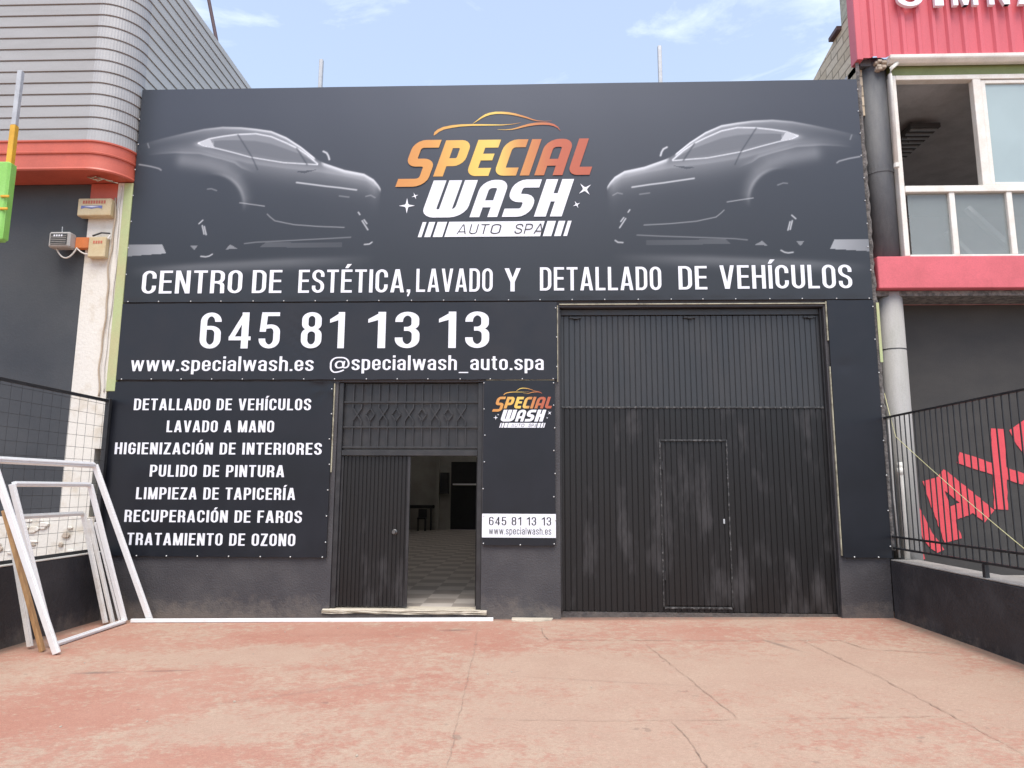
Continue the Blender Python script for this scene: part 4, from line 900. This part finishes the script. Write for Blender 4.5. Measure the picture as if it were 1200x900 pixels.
for i in range(26):                       # broken stones showing where the render has fallen off
    x = random.uniform(-7.4,-5.95); z = random.uniform(.84,1.28); w = random.uniform(.05,.16); h = random.uniform(.03,.07)
    mb = MB(); mb.prism([(x-w/2,z-h*.3),(x-w*.2,z-h/2),(x+w*.35,z-h*.45),(x+w/2,z+h*.1),(x+w*.2,z+h/2),(x-w*.3,z+h*.45)], 'y', -.045+random.uniform(0,.02), -.011)
    mb.build('stone', M['plaster'] if i % 3 else M['pebble'], LB, bevel=.008)

t = thing('alarm_box', 'yellowed alarm box with red and blue print, higher of the two boxes on the pilaster', 'alarm box', (-6.14,-.1,5.42))
MB().box(-6.385,-5.91,-.13,-.005,5.425,5.68).build('housing', M['cream_box'], t, bevel=.012)
mb = MB()
for i in range(9): mb.box(-6.31+.037*i,-6.285+.037*i,-.134,-.131,5.60,5.645)
mb.build('red_print', M['redprint'], t)
mb = MB(); mb.prism([(-6.33,5.57),(-6.03,5.57),(-6.03,5.525),(-6.09,5.54),(-6.18,5.525),(-6.27,5.54),(-6.33,5.525)], 'y', -.134, -.131); mb.build('blue_print', M['blueprint'], t)
mb = MB(); mb.prism([(-6.29,5.552),(-6.18,5.562),(-6.07,5.552),(-6.18,5.545)], 'y', -.137, -.1345); mb.build('white_print', M['print_white'], t)
t = thing('junction_box', 'faded yellow square box under the alarm box, crossed by a drooping cable', 'junction box', (-6.07,-.1,4.82))
MB().box(-6.20,-5.955,-.10,-.004,4.835,5.13).build('housing', M['cream_box'], t, bevel=.012)
mb = MB()
for i in range(4): mb.box(-6.13+.035*i,-6.106+.035*i,-.104,-.101,5.03,5.07)
mb.build('red_print', M['redprint'], t)
t = thing('siren', 'grey louvred siren on an orange bracket at the edge of the white pilaster', 'siren', (-6.5,-.1,4.95))
MB().box(-6.70,-6.40,-.20,-.05,4.95,5.17).build('housing', M['grey_plastic'], t, bevel=.02)
MB().box(-6.665,-6.435,-.206,-.201,4.985,5.14).build('grille', M['darkgrille'], t)
mb = MB()
for i in range(5): mb.bar((-6.655,-.209,4.995+.026*i),(-6.445,-.209,5.0+.026*i),.006,.005)
mb.build('louvre', M['grey_plastic'], t)
mb = MB()
for i in range(4): mb.box(-6.62+.034*i,-6.598+.034*i,-.213,-.2125,5.095,5.122)
mb.build('white_print', M['print_white'], t)
MB().box(-6.40,-6.205,-.085,-.004,4.97,5.13).build('bracket', M['orange'], t, bevel=.01)
mb = MB(); mb.tube([(-6.57,-.12,5.17),(-6.575,-.12,5.27)], .006, 6); mb.build('aerial', M['galv'], t)
def sagged(a, b, sag, n=12): return [tuple(Vector(a).lerp(Vector(b), i/n)+Vector((0,0,-sag*4*(i/n)*(1-i/n)))) for i in range(n+1)]
mb = MB(); mb.tube(sagged((-6.62,-.13,4.95),(-6.35,-.10,4.97),.14)+sagged((-6.34,-.10,4.95),(-5.93,-.05,5.17),.16), .011, 6)
tag(mb.build('cable', M['whitecable'], smooth=True), 'pale looped cable drooping below the grey louvred siren', 'cable')
mb = MB(); mb.tube([(-6.18,-.05,5.16),(-6.05,-.06,5.20),(-5.93,-.06,5.19)], .012, 6); tag(mb.build('cable', M['darkgrille'], smooth=True), 'short dark cable running level above the faded yellow square box', 'cable')
mb = MB(); pts = [(-5.90+.012*math.sin(z*5)+.008*math.sin(z*13), -.045+.006*math.sin(z*9), z) for z in [5.72-.06*i for i in range(48)]]; mb.tube(pts, .012, 6)
tag(mb.build('cable', M['cable'], smooth=True), 'long brown cable hanging down beside the white pilaster', 'cable')
mb = MB(); pts = [(-5.835+.014*math.sin(z*3.1)+.006*math.sin(z*11), -.036+.004*math.sin(z*7), z) for z in [5.90-.06*i for i in range(50)]]; mb.tube(pts, .009, 6)
tag(mb.build('cable', M['whitecable'], smooth=True), 'thin pale cable hanging next to the pale green corner trim', 'cable')
mb = MB()
for k in range(6):
    a = Vector((-6.22+.03*k,-.22,5.95)); mb.tube([a, a+Vector((.07+.02*k,-.03,-.035-.02*(k%3))), a+Vector((.16+.03*k,-.06+.03*(k%2),-.02-.018*k))], .006, 5)
tag(mb.build('loose_wires', M['trim'], smooth=True), 'frayed bunch of straw coloured wires sticking out below the red soffit', 'wires')
mb = MB(); mb.tube([(-5.0,2.6,8.0),(-5.25,2.4,8.6),(-5.68,2.23,9.5),(-5.97,2.0,10.4),(-6.1,1.9,10.9)], .035, 8)
mb = MB(); mb.tube([(-5.72,2.22,9.3),(-5.74,2.2,9.6),(-6.12,2.0,11.4)], .032, 8); tag(mb.build('roof_mast', M['mast']), 'thin rusty mast leaning on the roof edge of the metal clad building', 'mast')

# sign post at the far left: grey pole with a yellow foot, in a lime green panel
t = thing('sign_post', 'upright grey and yellow pole rising from a lime green panel at the left edge', 'sign post', (-6.52,-1.2,0))
MB().box(-6.575,-6.515,-1.23,-1.17,6.18,6.92).build('pole', M['galv'], t, bevel=.006)
MB().box(-6.58,-6.51,-1.235,-1.165,5.60,6.179).build('pole_foot', M['yellow'], t, bevel=.006)
MB().box(-7.5,-6.505,-1.26,-1.14,4.66,5.68).build('panel', M['lime'], t, bevel=.02)
MB().box(-6.504,-6.49,-1.25,-1.15,4.68,5.66).build('panel_edge', M['lime'], t, bevel=.006)
for z in (5.04, 5.20): MB().box(-6.56,-6.45,-1.28,-1.261,z,z+.03).build('clamp', M['yellow'], t, bevel=.006)
mb = MB(); mb.box(-6.53,-6.47,-1.23,-1.17,0,4.655); mb = MB(); mb.tube([(-6.9,-1.2,-.05),(-6.9,-1.2,4.655)], .05, 10); mb.build('post', M['black'], t)

# ---- left boundary: low wall and welded mesh fence
mb = MB(); mb.prism([(-9.5,-.1),(-.012,-.1),(-.012,.85),(-9.5,.85)], 'x', -5.86, -5.63)
t = mb.build('low_wall', M['lowwall'], bevel=.012); tag(t, 'low charcoal wall under the wire mesh fence on the left', 'wall')
MB().box(-5.865,-5.625,-9.5,-.013,.852,.868).build('coping', M['plaster'], t, bevel=.004)
t = thing('mesh_fence', 'black welded wire mesh fence standing on the low charcoal wall', 'fence', (-5.70,-4.7,.85))
for y in (-.10, -2.6, -5.1, -7.6): MB().box(-5.735,-5.675,y-.03,y+.03,.85,2.86).build('post', M['black'], t, bevel=.004)
for z, nm in ((2.83,'top_rail'), (.885,'bottom_rail')): MB().box(-5.72,-5.69,-9.4,-.13,z-.02,z+.02).build(nm, M['black'], t, bevel=.004)
mb = MB()
for i in range(55):
    y = -.2-.165*i; mb.tube([(-5.705,y,.90),(-5.705,y,2.81)], .0022, 4, cap=False)
for i in range(13):
    z = 1.0+.148*i; mb.tube([(-5.699,-.13,z),(-5.699,-9.3,z)], .0022, 4, cap=False)
mb.build('wire_mesh', M['wire'], t)

# ---- white window frames leaning there
def frame(name, label, bl, br, tr, tl, w, d, m, bottom=True, group=None, mull=None):
    bl, br, tr, tl = map(Vector, (bl, br, tr, tl)); t = thing(name, label, 'window frame', tuple((bl+br)/2), group)
    n = (br-bl).cross(tl-bl).normalized()
    def rail(a, b, nm):
        u = (b-a).normalized(); s = n.cross(u)
        mb = MB(); mb.bar(a, b, w, d, s); mb.bar(a+n*(d*.35)+s*w*.0, b+n*(d*.35), w*.38, d*.75, s); return mb.build(nm, m, t, bevel=.004)
    rail(bl, tl, 'stile'); rail(br, tr, 'stile')
    u = (tr-tl).normalized()*(w*.51); rail(tl+u, tr-u, 'top_rail')
    if bottom: u = (br-bl).normalized()*(w*.51); rail(bl+u, br-u, 'bottom_rail')
    return t
frame('window_frame', 'tallest white window frame, open at its foot, leaning on the mesh fence', (-4.86,-1.93,.02), (-4.90,-.12,.02), (-5.56,-.50,1.965), (-5.55,-2.20,1.965), .062, .055, M['white_alu'], False)
frame('window_frame', 'middle sized white window frame with its bottom rail lying on the ground', (-5.12,-1.62,.03), (-5.16,-.24,.03), (-5.52,-.62,1.72), (-5.52,-1.93,1.72), .05, .05, M['white_alu'], True)
frame('window_frame', 'smallest weathered white window frame, innermost of the leaning frames', (-5.32,-1.68,.03), (-5.33,-.36,.03), (-5.56,-.64,1.37), (-5.56,-1.87,1.37), .05, .045, M['white_old'], False)
mb = MB(); mb.bar((-5.27,-.30,.02),(-5.50,-.60,1.30),.05,.035,(0,1,0)); tag(mb.build('loose_profile', M['white_old'], bevel=.004), 'loose weathered profile propped right behind the smallest frame', 'profile')
mb = MB(); mb.bar((-5.22,-.22,.02),(-5.47,-.52,1.26),.045,.03,(0,1,0)); tag(mb.build('loose_profile', M['white_alu'], bevel=.004), 'loose clean white profile propped between the small and middle frames', 'profile')
mb = MB(); mb.bar((-5.10,-1.80,.01),(-5.50,-2.02,1.45),.055,.04,(0,1,0)); tag(mb.build('wooden_batten', M['wood'], bevel=.004), 'bare orange brown wooden batten leaning beside the tallest white frame', 'batten')
mb = MB(); a = Vector((-5.10,-.20,.028)); b = Vector((-.53,-.115,.075)); mb.bar(a, b, .045, .035, (0,0,1)); tag(mb.build('loose_profile', M['white_alu'], bevel=.004), 'long white profile lying on the ground along the dark plinth', 'profile')

# ================================================================== RIGHT SIDE: gym building
GB = thing('gym_building', 'gym building with raspberry ribbed metal fascia, white window band and dark open porch', 'building', (9, 3, 0))
# raw wall edge between the two fronts
mb = MB(); rows = []
for i in range(90):
    z = .95+i*.075; j = lambda a: random.uniform(-a, a)
    rows.append([(4.478,-.02,z), (4.512+j(.008),-.045+j(.010),z), (4.535+j(.010),-.02+j(.012),z), (4.55,.08,z)])
mb.grid(rows); mb.build('wall_edge', M['rawedge'], GB, fix=False)
mb = MB(); mb.box(4.50,4.535,-.062,-.052,3.35,4.15); mb.build('insulation_strip', M['green'], GB)
# columns: dark upper half, light lower half
mb = MB(); mb.tube([(4.80,.20,4.40),(4.80,.20,7.72)], .185, 28); mb.build('upper_column', M['column_dark'], GB, smooth=True)
mb = MB(); mb.tube([(4.80,.20,-.1),(4.80,.20,4.33)], .165, 28); mb.build('lower_column', M['column'], GB, smooth=True)
mb = MB(); mb.tube([(4.80,.20,3.55),(4.80,.20,3.562)], .168, 28); mb.build('column_band', M['black'], GB)
mb = MB(); mb.tube([(4.80,.20,6.03),(4.80,.20,6.13)], .192, 28); mb.build('column_band', M['column_dark'], GB)
# floor band, soffit, porch
MB().box(4.56,13,-.06,.9,4.345,4.785).build('floor_band', M['pink'], GB, bevel=.01)
MB().box(4.56,13,.05,.49,4.27,4.34).build('soffit', M['rawedge'], GB)
mb = MB(); mb.box(4.47,13,.5,.75,.1,4.26); mb.build('porch_wall', M['porchwall'], GB)
MB().box(4.82,13,-9.5,.49,-.1,.60).build('porch_floor', M['concrete'], GB)
# upper storey
mb = MB(); mb.box(4.56,4.9,.42,.62,4.79,7.70).box(4.9,13,5.2,5.4,4.79,7.70).box(12.8,13,.42,5.19,4.79,7.70); mb.build('upper_wall', M['gymceil'], GB)
MB().box(4.91,12.79,.12,5.19,7.42,7.50).build('room_ceiling', M['gymceil'], GB)
MB().box(4.91,12.79,.12,5.19,4.79,4.80).build('room_floor', M['concrete'], GB)
MB().box(4.97,13,.0,.10,7.42,7.54).build('lintel', M['olive'], GB)
MB().box(4.97,13,.0,.41,7.541,7.664).build('gutter_board', M['olive'], GB)
MB().box(4.57,4.968,.03,.41,7.60,7.70).build('head_block', M['column_dark'], GB)
prof = []; x = 4.56
while x < 13: prof += [(x,-.06),(x+.115,-.06),(x+.14,-.095),(x+.185,-.095),(x+.21,-.06)]; x += .211
mb = MB(); mb.grid([[(a, b, 7.665) for a, b in prof], [(a, b, 10.2) for a, b in prof]]); mb.build('ribbed_fascia', M['pinkmetal'], GB, fix=False)
mb = MB(); mb.box(4.475,4.559,-.10,.10,7.62,10.2); mb.build('fascia_end', M['pinkmetal'], GB, bevel=.006)
mb = MB(); mb.prism([(-.09,7.555),(-.02,7.555),(-.02,7.66),(-.15,7.66),(-.15,7.60)], 'x', 4.90, 13); mb.build('gutter', M['pvc'], GB, bevel=.01)
mb = MB(); mb.prism([(.12,6.9),(9,6.9),(9,7.2),(1.66,8.36),(.48,8.55),(.12,8.60)], 'x', 4.57, 4.80); mb.build('gable_wall', M['brick'], GB)
mb = MB(); mb.prism([(.11,8.62),(.50,8.56),(.50,10.2),(.11,10.2)], 'x', 4.57, 4.78); mb.build('parapet_end', M['trim'], GB)
mb = MB(); mb.box(4.50,4.80,.50,.80,8.50,8.56); mb.build('coping', M['mast'], GB)
mb = MB(); mb.tube([(5.02,-.09,7.56),(4.93,-.10,7.48),(4.90,-.10,7.38),(4.90,-.08,6.1)], .028, 10); mb.build('rain_pipe', M['pvc'], GB, smooth=True)
mb = MB(); mb.tube([(4.90,-.08,6.09),(4.90,-.08,6.03)], .036, 10); mb.build('pipe_clip', M['pvc'], GB)
mb = MB()
for i in range(14):
    x, z = 4.80+random.uniform(-.09,.09), 7.56+random.uniform(-.05,.07); mb.box(x-.03,x+.03,-.05+random.uniform(-.02,.02),.03,z-.02,z+.02)
mb.build('broken_render', M['pebble'], GB, bevel=.008)
# window band
W = MB(); W.box(4.95,5.02,-.02,.10,4.80,7.42); W.box(5.021,13,-.02,.10,7.35,7.42); W.box(5.021,13,-.02,.10,4.79,4.82)
wf = W.build('window_frame', M['winframe'], GB, bevel=.006)
MB().box(5.021,13,-.03,.09,5.70,5.79).build('transom', M['winframe'], wf, bevel=.006)
for x in (5.64, 6.40, 7.16, 7.92, 8.68): MB().box(x-.038,x+.038,-.015,.08,4.821,5.699).build('mullion', M['winframe'], wf, bevel=.006)
for x in (6.12, 7.30, 8.48): MB().box(x-.055,x+.055,-.02,.08,5.791,7.349).build('mullion', M['winframe'], wf, bevel=.006)
mb = MB(); mb.box(6.18,6.24,-.005,.05,5.80,7.34).box(6.241,7.24,-.005,.05,7.29,7.34).box(6.241,7.24,-.005,.05,5.80,5.84); mb.build('sash', M['winframe'], wf, bevel=.004)
xs = [5.03,5.64,6.40,7.16,7.92,8.68]
for a, b in zip(xs, xs[1:]): MB().box(a+.039,b-.039,.03,.036,4.822,5.698).build('lower_pane', M['glass'], GB)
for a, b in ((6.242,7.239), (7.36,8.42)): MB().box(a,b,.02,.026,5.842,7.288).build('upper_pane', M['glass_up'], GB)
MB().box(6.242,8.42,.06,.16,7.10,7.34).build('dark_reflection_box', M['darkgrille'], GB)  # dark box added behind the glass as the dark band reflected in it
mb = MB(); mb.bar((6.05,.35,5.62),(6.75,.35,4.85),.10,.06,(0,1,0)); mb.bar((5.70,.30,5.25),(6.05,.30,4.85),.10,.06,(0,1,0)); mb.build('inner_slanted_bars', M['white_alu'], GB)  # slanted white bars behind the lower panes
t = thing('ceiling_lamp', 'dark louvred ceiling lamp seen through the open upper window', 'lamp', (5.99,2.1,7.4))
mb = MB(); mb.box(5.80,6.26,1.10,2.35,7.25,7.33).box(6.0,6.05,1.3,1.35,7.331,7.419).box(6.0,6.05,2.1,2.15,7.331,7.419); mb.build('housing', M['darkgrille'], t, bevel=.01)
for i in range(9): MB().box(5.83,6.23,1.15+.135*i,1.20+.135*i,7.23,7.249).build('louvre', M['lamp'], t)
# sign letters
t = thing('sign_lettering', 'white raised letters mounted on the raspberry ribbed fascia', 'sign', (5.9,-.13,8.36))
for ch, x0, x1 in (('G',5.05,5.40),('I',5.56,5.68),('M',5.81,6.15),('N',6.30,6.58),('A',6.70,7.06)):
    lettering(t, ch, x0, x1, 8.37, .46, -.17, M['print_white'], name='letter', thick=.05, s=.13, h=.13, W=.50)

# painted letters on the porch wall
mb = MB(); yw = .492
def stroke(pts, w, k=0):
    n = 14; (ax, az), (bx, bz) = pts; pts = [(ax+(bx-ax)*i/n, az+(bz-az)*i/n) for i in range(n+1)]; ws = [w*random.uniform(.93, 1.06) for _ in pts]
    for P in ribbon(pts, w, w, False, ws): mb.quad(*[(a, yw-.0008*k, b) for a, b in P])
tg = thing('painted_lettering', 'big red slanted painted letters on the dark porch wall behind the railing', 'lettering', (6, .49, .6))
for key in ('f1','f2','br'):
    mb = MB(); mb.quad(*[(x, yw, z) for x, z in GR[key]]); mb.build('painted_letter', M['graffiti'], tg)
mb = MB(); stroke(GR['l1'], .24, 0); stroke(GR['l2'], .225, 1); stroke(GR['cb'], .19, 2); mb.build('painted_letter', M['graffiti'], tg)
mb = MB(); stroke(GR['st'], .18, 0); stroke(GR['arm'], .155, 1); mb.build('painted_letter', M['graffiti'], tg)

# drain pipe beside the column
mb = MB(); mb.tube([(4.66,-.02,2.05),(4.67,-.02,2.0),(4.67,-.02,.84)], .035, 10); mb.tube([(4.67,-.02,1.98),(4.67,-.02,1.90)], .044, 10)
tag(mb.build('drain_pipe', M['pvc'], smooth=True), 'pale plastic drain pipe standing in front of the light grey column', 'pipe')
mb = MB(); mb.tube([(4.56,-.03,2.6),(4.555,-.03,1.6),(4.57,-.03,.86)], .012, 6); tag(mb.build('conduit', M['column'], smooth=True), 'thin grey conduit between the blank dark panel and the railing', 'pipe')

# ---- right boundary: low wall with a picket railing
mb = MB(); mb.prism([(-9.5,-.1),(-.012,-.1),(-.012,.82),(-9.5,.82)], 'x', 4.46, 4.80)
LASTWALL = tag(mb.build('low_wall', M['lowwall'], bevel=.012), 'low charcoal wall carrying the picket railing on the right', 'wall')
MB().box(4.463,4.805,-9.5,-.014,.822,.836).build('coping', M['concrete'], LASTWALL, bevel=.004)
t = thing('picket_railing', 'black steel picket railing standing on the low charcoal wall on the right', 'railing', (4.5,-4.7,.82))
for z, nm in ((2.62,'top_rail'), (1.12,'middle_rail'), (.98,'bottom_rail')): MB().box(4.485,4.515,-9.4,-.04,z-.012,z+.012).build(nm, M['black'], t, bevel=.003)
for y in (-1.85, -4.1, -6.35, -8.6): MB().box(4.478,4.522,y-.025,y+.025,.822,.967).build('foot', M['black'], t, bevel=.003)
for i in range(80):
    y = -.09-.1125*i; MB().box(4.495,4.505,y-.006,y+.006,.993,2.607).build('picket', M['black'], t)
mb = MB(); pts = sagged((4.56,.02,2.95),(4.475,-.35,2.36),.02,6)+sagged((4.475,-.36,2.35),(4.475,-2.9,.96),.03,14); mb.tube(pts, .004, 6)
tag(mb.build('cord', M['rope'], smooth=True), 'thin yellow cord strung diagonally across the picket railing', 'cord')

mb = MB(); mb.prism([(-.30,-.16),(-.12,-.20),(.06,-.19),(.20,-.13),(.22,-.02),(-.30,-.02)], 'z', gz(0,0)-.01, gz(0,0)+.022)
tag(mb.build('mortar_patch', M['step'], bevel=.006), 'flat crumbling mortar patch at the foot of the pier beside the big gate', 'mortar')
# ---- posts on the roof
mb = MB(); mb.box(-3.225,-3.170,.30,.36,7.3,8.03); tag(mb.build('roof_post', M['galv'], bevel=.006), 'short square steel post above the left coupe of the big banner', 'post')
mb = MB(); mb.box(1.80,1.855,.30,.36,7.3,8.16); tag(mb.build('roof_post', M['galv'], bevel=.006), 'taller square steel post on the roof edge to the right of the emblem', 'post')

# ---- inside the hall
t = thing('wall_shelf', 'dark shelf on the far interior wall seen through the doorway', 'shelf', (-4.4,17.3,.15))
MB().box(-5.2,-3.83,17.2,17.55,.96,1.08).build('board', M['black'], t, bevel=.01)
for x in (-5.1,-3.95): MB().box(x,x+.05,17.3,17.5,.15,.959).build('support', M['black'], t)
t = thing('stool', 'dark stool standing under the end of the interior shelf', 'stool', (-4.2,17.0,.15))
MB().box(-4.36,-4.04,16.8,17.1,.58,.64).build('seat', M['black'], t, bevel=.01); MB().box(-4.36,-4.04,17.101,17.14,.58,.94).build('backrest', M['black'], t, bevel=.01)
for x in (-4.35,-4.08):
    for y in (16.81,17.06): MB().box(x,x+.03,y,y+.03,.15,.579).build('leg', M['black'], t)
t = thing('wall_cabinet', 'dark wall cabinet hanging left of the black rear door', 'cabinet', (-3.45,17.5,1.5))
MB().box(-3.62,-3.30,17.45,17.79,1.5,2.3).build('case', M['black'], t, bevel=.01); MB().box(-3.60,-3.32,17.43,17.449,1.52,2.28).build('door', M['black'], t, bevel=.004)
